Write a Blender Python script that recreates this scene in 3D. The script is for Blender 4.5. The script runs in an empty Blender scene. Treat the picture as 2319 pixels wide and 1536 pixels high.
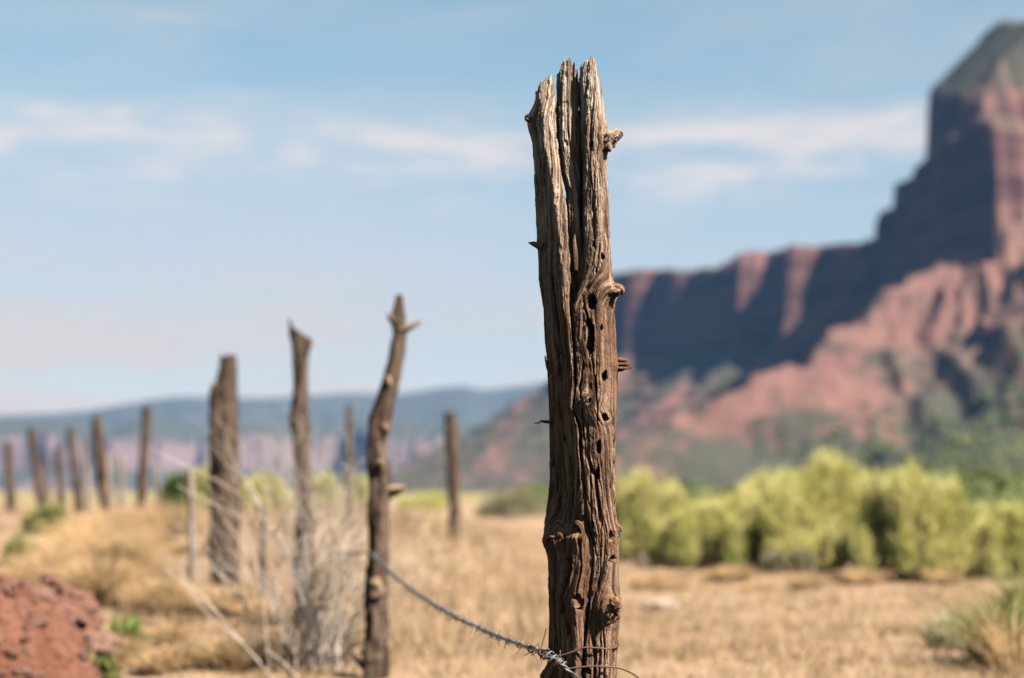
import bpy, math, random
import numpy as np
from mathutils import Vector

S = bpy.context.scene
COL = S.collection

# ------------------------------------------------------------------ camera
F, CX, CY, HOR = 3865.0, 1159.5, 768.0, 1110.0       # focal length in photo pixels, centre, horizon row
HC = 0.72                                            # camera height, metres
TH = math.atan((HOR - CY) / F)
D0 = 3.0                                             # distance of the weathered post
cam = bpy.data.cameras.new("camera")
cam.sensor_width = 36.0
cam.lens = 36.0 * F / 2319.0
cam.clip_start, cam.clip_end = 0.05, 40000.0
cam.dof.use_dof = True
cam.dof.focus_distance = D0 - 0.05
cam.dof.aperture_fstop = 2.55
camo = bpy.data.objects.new("camera", cam)
COL.objects.link(camo)
camo.location = (0, 0, HC)
camo.rotation_euler = (math.pi / 2 + TH, 0, 0)
S.camera = camo

# ------------------------------------------------------------------ sun, sky, exposure
SUN_AZ, SUN_EL = math.radians(54), math.radians(48)  # azimuth: right of the direction behind the camera
sv = Vector((math.sin(SUN_AZ) * math.cos(SUN_EL), -math.cos(SUN_AZ) * math.cos(SUN_EL), math.sin(SUN_EL)))
sun = bpy.data.lights.new("sun", 'SUN')
sun.energy = 5.0
sun.angle = math.radians(0.53)
sun.color = (1.0, 0.93, 0.83)
suno = bpy.data.objects.new("sun", sun)
COL.objects.link(suno)
suno.rotation_euler = sv.to_track_quat('Z', 'Y').to_euler()

S.view_settings.view_transform = 'Standard'
S.view_settings.look = 'None'
S.view_settings.exposure = 1.90
S.view_settings.gamma = 1.0

W = bpy.data.worlds.new("World")
S.world = W
W.use_nodes = True


class NT:
    """tiny helper for node trees"""
    def __init__(s, tree):
        s.t = tree
        s.t.nodes.clear()

    def n(s, typ, ins=None, **props):
        nd = s.t.nodes.new(typ)
        for k, v in props.items():
            setattr(nd, k, v)
        for k, v in (ins or {}).items():
            sock = nd.inputs[k]
            if isinstance(v, bpy.types.NodeSocket):
                s.t.links.new(v, sock)
            else:
                sock.default_value = v
        return nd

    def m(s, op, a, b=0.0, c=0.0, clamp=False):
        return s.n('ShaderNodeMath', {0: a, 1: b, 2: c}, operation=op, use_clamp=clamp).outputs[0]

    def mix(s, f, a, b, mode='MIX'):
        nd = s.n('ShaderNodeMix', data_type='RGBA', blend_type=mode)
        for i, v in ((0, f), (6, a), (7, b)):
            if isinstance(v, bpy.types.NodeSocket):
                s.t.links.new(v, nd.inputs[i])
            else:
                nd.inputs[i].default_value = v
        return nd.outputs[2]

    def step(s, v, lo, hi, a=0.0, b=1.0):
        return s.n('ShaderNodeMapRange', {0: v, 1: lo, 2: hi, 3: a, 4: b}, interpolation_type='SMOOTHSTEP').outputs[0]

    def noise(s, vec, scale, detail=3.0, rough=0.5, dist=0.0):
        return s.n('ShaderNodeTexNoise', {'Vector': vec, 'Scale': scale, 'Detail': detail, 'Roughness': rough,
                                          'Distortion': dist}).outputs[0]


def rgb(r, g, b):
    return (r, g, b, 1.0)


w = NT(W.node_tree)
sky = w.n('ShaderNodeTexSky', sky_type='NISHITA', sun_disc=False, sun_elevation=SUN_EL,
          sun_rotation=math.pi - SUN_AZ, altitude=1300.0, air_density=1.0, dust_density=0.6, ozone_density=2.0)
tc = w.n('ShaderNodeTexCoord').outputs['Generated']
xyz = w.n('ShaderNodeSeparateXYZ', {0: tc})
az = w.m('ARCTAN2', xyz.outputs[0], xyz.outputs[1])
el = w.m('ARCSINE', xyz.outputs[2])
cv = w.n('ShaderNodeCombineXYZ', {0: w.m('MULTIPLY', az, 7.0), 1: w.m('ADD', w.m('MULTIPLY', el, 30.0), w.m('MULTIPLY', az, -1.0)), 2: 3.7}).outputs[0]
cv2 = w.n('ShaderNodeCombineXYZ', {0: w.m('MULTIPLY', az, 16.0), 1: w.m('MULTIPLY', el, 60.0), 2: 1.3}).outputs[0]
n1 = w.noise(cv, 1.0, 5.0, 0.5, 0.5)
n2 = w.noise(cv2, 1.0, 4.0, 0.55, 0.3)
# a bank of thin streaks about 11 degrees up, a milky veil lower down, wisps above
wob = w.m('ADD', w.m('MULTIPLY', w.m('SUBTRACT', n1, 0.5), 0.085), w.m('MULTIPLY', w.m('SUBTRACT', n2, 0.5), 0.03))
band = w.m('ADD', el, wob)
b1 = w.m('MULTIPLY', w.step(band, 0.158, 0.205), w.step(band, 0.203, 0.232, 1.0, 0.0))
b1 = w.m('MULTIPLY', b1, w.step(n2, 0.34, 0.62, 0.30, 1.0))
veil = w.step(w.m('ADD', el, w.m('MULTIPLY', w.m('SUBTRACT', n1, 0.5), 0.10)), 0.10, 0.25, 1.0, 0.0)
veil = w.m('MULTIPLY', veil, w.step(n1, 0.30, 0.60, 0.66, 1.0))
leftw = w.m('MULTIPLY', w.step(az, -0.20, 0.22, 1.0, 0.62), w.step(w.m('ABSOLUTE', az), 0.45, 0.85, 1.0, 0.15))
veil = w.m('MULTIPLY', veil, leftw)
wisp = w.m('MULTIPLY', w.step(n1, 0.50, 0.72), w.step(el, 0.2, 0.27, 0.0, 0.6))
veil = w.m('MAXIMUM', veil, w.step(el, 0.105, 0.03))
veil = w.m('MAXIMUM', veil, w.m('MULTIPLY', w.step(n1, 0.30, 0.62, 0.04, 0.30), w.step(w.m('ABSOLUTE', az), 0.45, 0.85, 1.0, 0.1)))
tint = w.mix(1.0, sky.outputs[0], w.mix(w.step(el, 0.04, 0.30), rgb(0.58, 0.64, 0.56), rgb(0.97, 0.97, 0.74)), 'MULTIPLY')
skyc = w.mix(w.m('MAXIMUM', w.m('MULTIPLY', veil, 0.96), wisp), tint, w.mix(w.step(el, 0.015, 0.15), rgb(4.65, 3.25, 1.80), rgb(3.72, 3.52, 3.42)))
skyc = w.mix(b1, skyc, rgb(4.40, 4.0, 3.75))
bg = w.n('ShaderNodeBackground', {0: skyc, 1: 0.05})
wo = w.n('ShaderNodeOutputWorld', {0: bg.outputs[0]})

S.cycles.use_denoising = True
S.cycles.max_bounces = 8
S.cycles.diffuse_bounces = 0
S.cycles.volume_bounces = 0
S.cycles.sample_clamp_indirect = 6.0

# ------------------------------------------------------------------ helpers
rng = np.random.default_rng(7)
random.seed(7)


def P(px, py, D):
    """world point seen at photo pixel (px,py) at ground distance y = D"""
    px, py, D = np.broadcast_arrays(np.asarray(px, float), np.asarray(py, float), np.asarray(D, float))
    u = (px - CX) / F
    v = (CY - py) / F
    t = D / (math.cos(TH) - v * math.sin(TH))
    return np.stack([t * u, D + 0 * t, HC + t * (math.sin(TH) + v * math.cos(TH))], -1)


def _hash(i, j, k):
    h = (i.astype(np.uint32) * np.uint32(374761393)) ^ (j.astype(np.uint32) * np.uint32(668265263)) ^ (k.astype(np.uint32) * np.uint32(2246822519))
    h = (h ^ (h >> np.uint32(13))) * np.uint32(1274126177)
    h = (h ^ (h >> np.uint32(16))) * np.uint32(2654435761)
    return ((h ^ (h >> np.uint32(15))) & np.uint32(0xFFFFFF)).astype(np.float64) / float(0xFFFFFF) * 2 - 1


def vn(x, y, z=0.0):
    """value noise in -1..1"""
    x, y, z = np.broadcast_arrays(np.asarray(x, float), np.asarray(y, float), np.asarray(z, float))
    xi, yi, zi = np.floor(x), np.floor(y), np.floor(z)
    fx, fy, fz = x - xi, y - yi, z - zi
    xi, yi, zi = (a.astype(np.int64) & 0xFFFFFFF for a in (xi, yi, zi))
    fx, fy, fz = (a * a * a * (a * (a * 6 - 15) + 10) for a in (fx, fy, fz))

    def c(a, b, d):
        return _hash(xi + a, yi + b, zi + d)
    a = (c(0, 0, 0) * (1 - fx) + c(1, 0, 0) * fx) * (1 - fy) + (c(0, 1, 0) * (1 - fx) + c(1, 1, 0) * fx) * fy
    b = (c(0, 0, 1) * (1 - fx) + c(1, 0, 1) * fx) * (1 - fy) + (c(0, 1, 1) * (1 - fx) + c(1, 1, 1) * fx) * fy
    return a * (1 - fz) + b * fz


def fbm(x, y, z=0.0, o=4, g=0.5):
    s, a, t = 0.0, 1.0, 0.0
    for k in range(o):
        s = s + a * vn(x * 2 ** k + 17.3 * k, y * 2 ** k + 5.1 * k, z * 2 ** k + 9.7 * k)
        t += a
        a *= g
    return s / t


def sst(e0, e1, x):
    t = np.clip((x - e0) / (e1 - e0), 0, 1)
    return t * t * (3 - 2 * t)


def mesh(name, v, faces, mat, smooth=True, attrs=None):
    """faces: list of integer arrays (n,3) or (n,4)"""
    me = bpy.data.meshes.new(name)
    v = np.asarray(v, np.float32).reshape(-1, 3)
    fs = [np.asarray(f, np.int32) for f in (faces if isinstance(faces, list) else [faces]) if len(f)]
    lv = np.concatenate([f.ravel() for f in fs])
    tot = np.concatenate([np.full(len(f), f.shape[1], np.int32) for f in fs])
    st = np.concatenate([[0], np.cumsum(tot)[:-1]]).astype(np.int32)
    me.vertices.add(len(v))
    me.vertices.foreach_set('co', v.ravel())
    me.loops.add(len(lv))
    me.loops.foreach_set('vertex_index', lv)
    me.polygons.add(len(tot))
    me.polygons.foreach_set('loop_start', st)
    me.polygons.foreach_set('use_smooth', np.full(len(tot), smooth))
    for k, a in (attrs or {}).items():
        at = me.attributes.new(k, 'FLOAT', 'POINT')
        at.data.foreach_set('value', np.asarray(a, np.float32).ravel())
    me.update(calc_edges=True)
    me.materials.append(mat)
    return me


def obj(name, me, parent=None, loc=(0, 0, 0)):
    o = bpy.data.objects.new(name, me)
    COL.objects.link(o)
    o.location = loc
    if parent:
        o.parent = parent
    return o


def tag(o, label=None, cat=None, group=None, kind=None):
    for k, v in (('label', label), ('category', cat), ('group', group), ('kind', kind)):
        if v:
            o[k] = v
    return o


def thing(name, loc, label, cat, group=None):
    o = bpy.data.objects.new(name, None)
    COL.objects.link(o)
    o.location = [float(a) for a in loc]
    o.empty_display_size = 0.1
    return tag(o, label, cat, group)


def grid_faces(nr, nc, wrap=False, off=0):
    r = np.arange(nr - 1)[:, None]
    c = np.arange(nc if wrap else nc - 1)[None, :]
    c2 = (c + 1) % nc
    return np.stack([r * nc + c, r * nc + c2, (r + 1) * nc + c2, (r + 1) * nc + c], -1).reshape(-1, 4) + off


class Geo:
    """collects pieces, then becomes ONE mesh"""
    def __init__(s):
        s.v, s.q, s.t, s.a, s.n = [], [], [], [], 0

    def add(s, v, q=None, t=None, a=None):
        v = np.asarray(v, float).reshape(-1, 3)
        if q is not None and len(q):
            s.q.append(np.asarray(q) + s.n)
        if t is not None and len(t):
            s.t.append(np.asarray(t) + s.n)
        s.v.append(v)
        s.a.append(np.zeros(len(v)) if a is None else np.asarray(a, float).ravel())
        s.n += len(v)
        return s

    def tube(s, pts, rad, ns=6, rough=0.0, seed=0.0, a=0.0, tip=True):
        pts = np.asarray(pts, float)
        n = len(pts)
        rad = np.broadcast_to(np.asarray(rad, float), (n,))
        tg = np.gradient(pts, axis=0)
        tg /= np.linalg.norm(tg, axis=1)[:, None] + 1e-12
        up = np.array([0, 0, 1.0]) if abs(tg[0, 2]) < 0.9 else np.array([0, 1.0, 0])
        A = np.cross(tg[0], up)
        A /= np.linalg.norm(A)
        th = np.arange(ns) / ns * 2 * math.pi
        out = np.zeros((n, ns, 3))
        for i in range(n):
            A = A - tg[i] * A.dot(tg[i])
            A /= np.linalg.norm(A) + 1e-12
            B = np.cross(tg[i], A)
            r = rad[i] * (1 + (rough * vn(np.cos(th) * 2 + seed, np.sin(th) * 2, i * 0.35 + seed) if rough else 0))
            out[i] = pts[i] + np.outer(r * np.cos(th), A) + np.outer(r * np.sin(th), B)
        v = out.reshape(-1, 3)
        q = grid_faces(n, ns, True)
        v = np.vstack([v, pts[:1], pts[-1:]])
        k = np.arange(ns)
        t = np.vstack([np.stack([np.full(ns, n * ns), (k + 1) % ns, k], -1),
                       np.stack([np.full(ns, n * ns + 1), (n - 1) * ns + k, (n - 1) * ns + (k + 1) % ns], -1)])
        return s.add(v, q, t, np.full(len(v), a))

    def build(s, name, mat, parent=None, smooth=True, attr='tint', origin=None):
        f = []
        if s.q:
            f.append(np.concatenate(s.q))
        if s.t:
            f.append(np.concatenate(s.t))
        v = np.concatenate(s.v)
        if origin is not None:
            v = v - np.asarray(origin, float)
        me = mesh(name, v, f, mat, smooth, {attr: np.concatenate(s.a)})
        return obj(name, me, parent, (0, 0, 0) if (parent or origin is None) else origin)


def spline(p, n):
    """smooth curve through control points"""
    p = np.asarray(p, float)
    m = len(p)
    t = np.linspace(0, m - 1, n)
    i = np.clip(t.astype(int), 0, m - 2)
    f = (t - i)[:, None]
    p0, p1, p2, p3 = p[np.clip(i - 1, 0, m - 1)], p[i], p[i + 1], p[np.clip(i + 2, 0, m - 1)]
    return 0.5 * (2 * p1 + (p2 - p0) * f + (2 * p0 - 5 * p1 + 4 * p2 - p3) * f ** 2 + (3 * p1 - p0 - 3 * p2 + p3) * f ** 3)


# ------------------------------------------------------------------ materials
def material(name):
    m = bpy.data.materials.new(name)
    m.use_nodes = True
    return m, NT(m.node_tree)


def finish(t, color, rough=0.9, bump=None, bstr=0.3, bdist=0.01, spec=0.2, metal=0.0, transl=0.0):
    ins = {'Base Color': color, 'Roughness': rough, 'Specular IOR Level': spec, 'Metallic': metal}
    if bump is not None:
        ins['Normal'] = t.n('ShaderNodeBump', {'Height': bump, 'Strength': bstr, 'Distance': bdist}).outputs[0]
    b = t.n('ShaderNodeBsdfPrincipled', ins).outputs[0]
    if transl:
        tr = t.n('ShaderNodeBsdfTranslucent', {'Color': color}).outputs[0]
        b = t.n('ShaderNodeMixShader', {0: transl, 1: b, 2: tr}).outputs[0]
    t.n('ShaderNodeOutputMaterial', {0: b})


def wood(name, pale, mid, dark, warm, gs=1.0, zs=9.0, low=0.0):
    """weathered timber: streaks follow the mesh's own grain coordinate"""
    m, t = material(name)
    g = t.n('ShaderNodeAttribute', attribute_name='grain').outputs['Fac']
    o = t.n('ShaderNodeTexCoord').outputs['Object']
    z = t.n('ShaderNodeSeparateXYZ', {0: o}).outputs[2]
    v1 = t.n('ShaderNodeCombineXYZ', {0: t.m('MULTIPLY', g, 0.17 * gs), 1: t.m('MULTIPLY', z, zs), 2: 0.5}).outputs[0]
    v2 = t.n('ShaderNodeCombineXYZ', {0: t.m('MULTIPLY', g, 0.09 * gs), 1: t.m('MULTIPLY', z, zs * 0.6), 2: 4.5}).outputs[0]
    s1 = t.noise(v1, 1.0, 4.0, 0.62)
    s2 = t.noise(v2, 1.0, 3.0, 0.55)
    s3 = t.noise(o, 9.0, 3.0, 0.5)
    s4 = t.noise(o, 420.0, 2.0, 0.6)
    c = t.mix(t.step(s1, 0.43, 0.58), mid, pale)
    c = t.mix(t.step(s2, 0.46, 0.30, 0.0, 0.85), c, dark)
    c = t.mix(t.step(s3, 0.46, 0.66, 0.0, 0.65), c, warm)
    c = t.mix(t.step(s4, 0.50, 0.70, 0.0, 0.5), c, dark)
    c = t.mix(t.step(s1, 0.42, 0.30, 0.0, 0.85), c, dark)
    if low:
        # lower length is browner than the grey top, darkened further to paint in shade
        lo = t.m('MULTIPLY', t.step(t.m('ADD', z, t.m('MULTIPLY', t.m('SUBTRACT', s3, 0.5), 0.5)), 1.50, 0.98), low)
        c = t.mix(lo, c, t.mix(1.0, c, rgb(0.47, 0.345, 0.265), 'MULTIPLY'))
    h = t.m('ADD', t.m('MULTIPLY', s1, 1.0), t.m('MULTIPLY', s4, 0.35))
    finish(t, c, 0.88, h, 0.9, 0.005, 0.15)
    return m


M = {}
M['old'] = wood('weathered_juniper', rgb(0.41, 0.325, 0.255), rgb(0.145, 0.098, 0.068), rgb(0.030, 0.018, 0.012), rgb(0.15, 0.075, 0.043), low=0.9)
M['post'] = wood('grey_brown_post_wood', rgb(0.105, 0.073, 0.051), rgb(0.040, 0.026, 0.019), rgb(0.012, 0.008, 0.006), rgb(0.052, 0.026, 0.016), 0.8)
M['cut'] = wood('broken_pale_wood', rgb(0.26, 0.185, 0.125), rgb(0.15, 0.092, 0.058), rgb(0.055, 0.028, 0.016), rgb(0.15, 0.065, 0.033), 1.0)
M['silver'] = wood('silvered_stake_wood', rgb(0.23, 0.19, 0.16), rgb(0.16, 0.125, 0.10), rgb(0.07, 0.05, 0.04), rgb(0.145, 0.10, 0.07), 1.0)

m, t = material('galvanised_wire')
o = t.n('ShaderNodeTexCoord').outputs['Object']
nz = t.noise(o, 120.0, 3.0, 0.6)
finish(t, t.mix(t.step(nz, 0.48, 0.72), rgb(0.10, 0.105, 0.108), rgb(0.06, 0.036, 0.025)), 0.5, metal=0.3, spec=0.5)
M['wire'] = m
m, t = material('rusty_wire')
o = t.n('ShaderNodeTexCoord').outputs['Object']
finish(t, t.mix(t.noise(o, 150.0, 3.0, 0.6), rgb(0.035, 0.018, 0.013), rgb(0.11, 0.055, 0.034)), 0.75, spec=0.3)
M['rust'] = m
m, t = material('bare_twig')
o = t.n('ShaderNodeTexCoord').outputs['Object']
finish(t, t.mix(t.step(t.noise(o, 6.0, 3.0), 0.35, 0.65), rgb(0.28, 0.22, 0.17), rgb(0.44, 0.37, 0.31)), 0.85)
M['twig'] = m


def leafmat(name, a, b, c, scale=3.0, transl=0.3):
    m, t = material(name)
    at = t.n('ShaderNodeAttribute', attribute_name='tint').outputs['Fac']
    o = t.n('ShaderNodeTexCoord').outputs['Object']
    k = t.mix(t.step(t.noise(o, scale, 3.0), 0.38, 0.62), a, b)
    k = t.mix(t.step(at, 0.45, 1.0, 0.0, 0.85), k, c)
    finish(t, k, 0.75, spec=0.25, transl=transl)
    return m


M['rabbit'] = leafmat('rabbitbrush_leaf', rgb(0.44, 0.42, 0.11), rgb(0.62, 0.56, 0.20), rgb(0.68, 0.63, 0.32), 3.0, 0.5)
M['olive'] = leafmat('olive_leaf', rgb(0.15, 0.17, 0.05), rgb(0.24, 0.25, 0.075), rgb(0.33, 0.28, 0.12))
M['green'] = leafmat('green_leaf', rgb(0.045, 0.085, 0.02), rgb(0.08, 0.14, 0.03), rgb(0.17, 0.21, 0.06))
M['weed'] = leafmat('fresh_weed_leaf', rgb(0.14, 0.22, 0.04), rgb(0.22, 0.29, 0.065), rgb(0.36, 0.36, 0.12))
M['greyg'] = leafmat('sage_leaf', rgb(0.20, 0.19, 0.10), rgb(0.30, 0.27, 0.15), rgb(0.36, 0.30, 0.19))
M['scrub'] = leafmat('far_scrub_leaf', rgb(0.07, 0.095, 0.03), rgb(0.12, 0.14, 0.045), rgb(0.21, 0.20, 0.08), 0.05)
M['grass'] = leafmat('dry_grass_blade', rgb(0.30, 0.188, 0.098), rgb(0.365, 0.245, 0.138), rgb(0.43, 0.325, 0.20), 0.55, 0.45)
M['tuft'] = leafmat('bunch_grass_blade', rgb(0.52, 0.32, 0.155), rgb(0.62, 0.41, 0.21), rgb(0.64, 0.49, 0.30), 1.5, 0.5)

m, t = material('dry_field_soil')
o = t.n('ShaderNodeTexCoord').outputs['Object']
a, b, c = t.noise(o, 0.35, 4.0, 0.6), t.noise(o, 1.7, 5.0, 0.6), t.noise(o, 14.0, 4.0, 0.65)
k = t.mix(t.step(a, 0.40, 0.62), rgb(0.22, 0.15, 0.09), rgb(0.215, 0.14, 0.095))
k = t.mix(t.step(b, 0.52, 0.68, 0, 0.8), k, rgb(0.24, 0.17, 0.125))
k = t.mix(t.step(b, 0.42, 0.30, 0, 0.6), k, rgb(0.14, 0.11, 0.045))
k = t.mix(t.step(c, 0.5, 0.75, 0, 0.6), k, rgb(0.125, 0.075, 0.042))
yy = t.n('ShaderNodeSeparateXYZ', {0: o}).outputs[1]
far = t.step(yy, 40.0, 160.0)
fk = t.mix(t.step(t.noise(o, 0.02, 5.0, 0.6), 0.38, 0.6), rgb(0.14, 0.14, 0.05), rgb(0.20, 0.14, 0.08))
finish(t, t.mix(far, k, fk), 0.95, t.m('ADD', c, b), 0.6, 0.03, 0.1)
M['soil'] = m

m, t = material('red_earth')
o = t.n('ShaderNodeTexCoord').outputs['Object']
a, b = t.noise(o, 3.0, 5.0, 0.65), t.noise(o, 22.0, 4.0, 0.6)
k = t.mix(t.step(a, 0.4, 0.62), rgb(0.095, 0.036, 0.022), rgb(0.145, 0.068, 0.045))
k = t.mix(t.step(b, 0.5, 0.7, 0, 0.6), k, rgb(0.048, 0.020, 0.014))
finish(t, k, 0.95, t.m('ADD', a, b), 1.0, 0.05, 0.1)
M['red'] = m
m, t = material('pale_red_stone')
o = t.n('ShaderNodeTexCoord').outputs['Object']
rnd = t.n('ShaderNodeObjectInfo').outputs['Random']
k = t.mix(t.step(t.noise(o, 6.0, 4.0, 0.6), 0.35, 0.65), rgb(0.105, 0.045, 0.031), rgb(0.16, 0.088, 0.064))
k = t.mix(t.step(rnd, 0.6, 1.0, 0, 0.6), k, rgb(0.20, 0.13, 0.10))
finish(t, k, 0.9, t.noise(o, 30.0, 4.0), 0.6, 0.01, 0.1)
M['stone'] = m


def rockmat(name, cliff1, cliff2, soil, scrub, veg=0.5, sc=1.0):
    m, t = material(name)
    geo = t.n('ShaderNodeNewGeometry')
    nz = t.m('ABSOLUTE', t.n('ShaderNodeSeparateXYZ', {0: geo.outputs['True Normal']}).outputs[2])
    o = t.n('ShaderNodeTexCoord').outputs['Object']
    z = t.n('ShaderNodeSeparateXYZ', {0: o}).outputs[2]
    wv = t.n('ShaderNodeVectorMath', {0: o, 1: (0.35, 0.35, 3.0)}, operation='MULTIPLY').outputs[0]
    st = t.noise(wv, 0.016 * sc, 4.0, 0.6)
    big = t.noise(o, 0.010 * sc, 4.0, 0.6)
    fine = t.noise(o, 0.055 * sc, 5.0, 0.7)
    vfine = t.noise(o, 0.20 * sc, 3.0, 0.7)
    cl = t.mix(t.step(st, 0.38, 0.62), cliff1, cliff2)
    so = t.mix(t.step(big, 0.38, 0.62), soil, cliff2)
    dots = t.m('ADD', t.m('MULTIPLY', fine, 0.72), t.m('MULTIPLY', vfine, 0.28))
    gp = at = t.n('ShaderNodeAttribute', attribute_name='veg').outputs['Fac']
    thr = t.m('SUBTRACT', 0.60, t.m('MULTIPLY', gp, veg * 0.4))
    vg = t.m('MULTIPLY', t.n('ShaderNodeMapRange', {0: t.m('SUBTRACT', dots, thr), 1: -0.035, 2: 0.05, 3: 0.0, 4: 1.0}).outputs[0], 0.92)
    so = t.mix(vg, so, scrub)
    k = t.mix(t.step(nz, 0.42, 0.62), cl, so)
    finish(t, k, 0.95, t.m('ADD', fine, st), 0.6, 4.0 / sc, 0.05)
    return m


M['mesa'] = rockmat('red_sandstone_mesa', rgb(0.058, 0.028, 0.024), rgb(0.115, 0.058, 0.047), rgb(0.135, 0.070, 0.055), rgb(0.036, 0.039, 0.026), 0.62)
M['hill'] = rockmat('far_hill_rock', rgb(0.060, 0.040, 0.038), rgb(0.115, 0.078, 0.072), rgb(0.10, 0.07, 0.055), rgb(0.035, 0.038, 0.026), 0.9, 0.35)


# ------------------------------------------------------------------ ground
def ground_z(x, y):
    r = np.hypot(x, y)
    pxx = CX + F * x / np.maximum(y, 0.5)
    left = sst(1350, 800, pxx)
    z = 0.40 * sst(6.5, 15.5, y) * left * (1 - 0.8 * sst(24, 70, y))
    z = z + 0.02 * sst(8, 18, y) * (1 - left) * (1 - sst(24, 70, y))
    z = z + 0.05 * fbm(x * 0.55, y * 0.55, 1.0, 3) * sst(90, 30, r) + 0.018 * fbm(x * 4, y * 4, 2.0, 2) * sst(40, 12, r)
    z = z - 1.2 * sst(60, 400, r)
    return z


ang = np.radians(np.concatenate([np.linspace(-180, -26, 60, endpoint=False), np.linspace(-26, 26, 460), np.linspace(26, 180, 60)[1:-1]]))
rad = np.concatenate([[0.02], np.geomspace(0.5, 9000, 300)])
R_, A_ = np.meshgrid(rad, ang, indexing='ij')
gx, gy = R_ * np.sin(A_), R_ * np.cos(A_)
g = obj('ground', mesh('ground', np.stack([gx, gy, ground_z(gx, gy)], -1), [grid_faces(len(rad), len(ang), True)[:, ::-1]], M['soil']))
tag(g, 'dry tan grazing field stretching flat to the mesas', kind='structure')


# ------------------------------------------------------------------ mesa
def smax(a, b, k):
    h = np.clip(0.5 + 0.5 * (a - b) / k, 0, 1)
    return b * (1 - h) + a * h + k * h * (1 - h)


C_ = np.array([388.0, 1440.0])           # near corner of the butte
A0 = np.array([366.0, 1700.0])           # where the long wall joins it
T_ = np.array([-0.6, 0.8])
N_ = np.array([-0.8, -0.6])
S_END = 485.0


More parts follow.
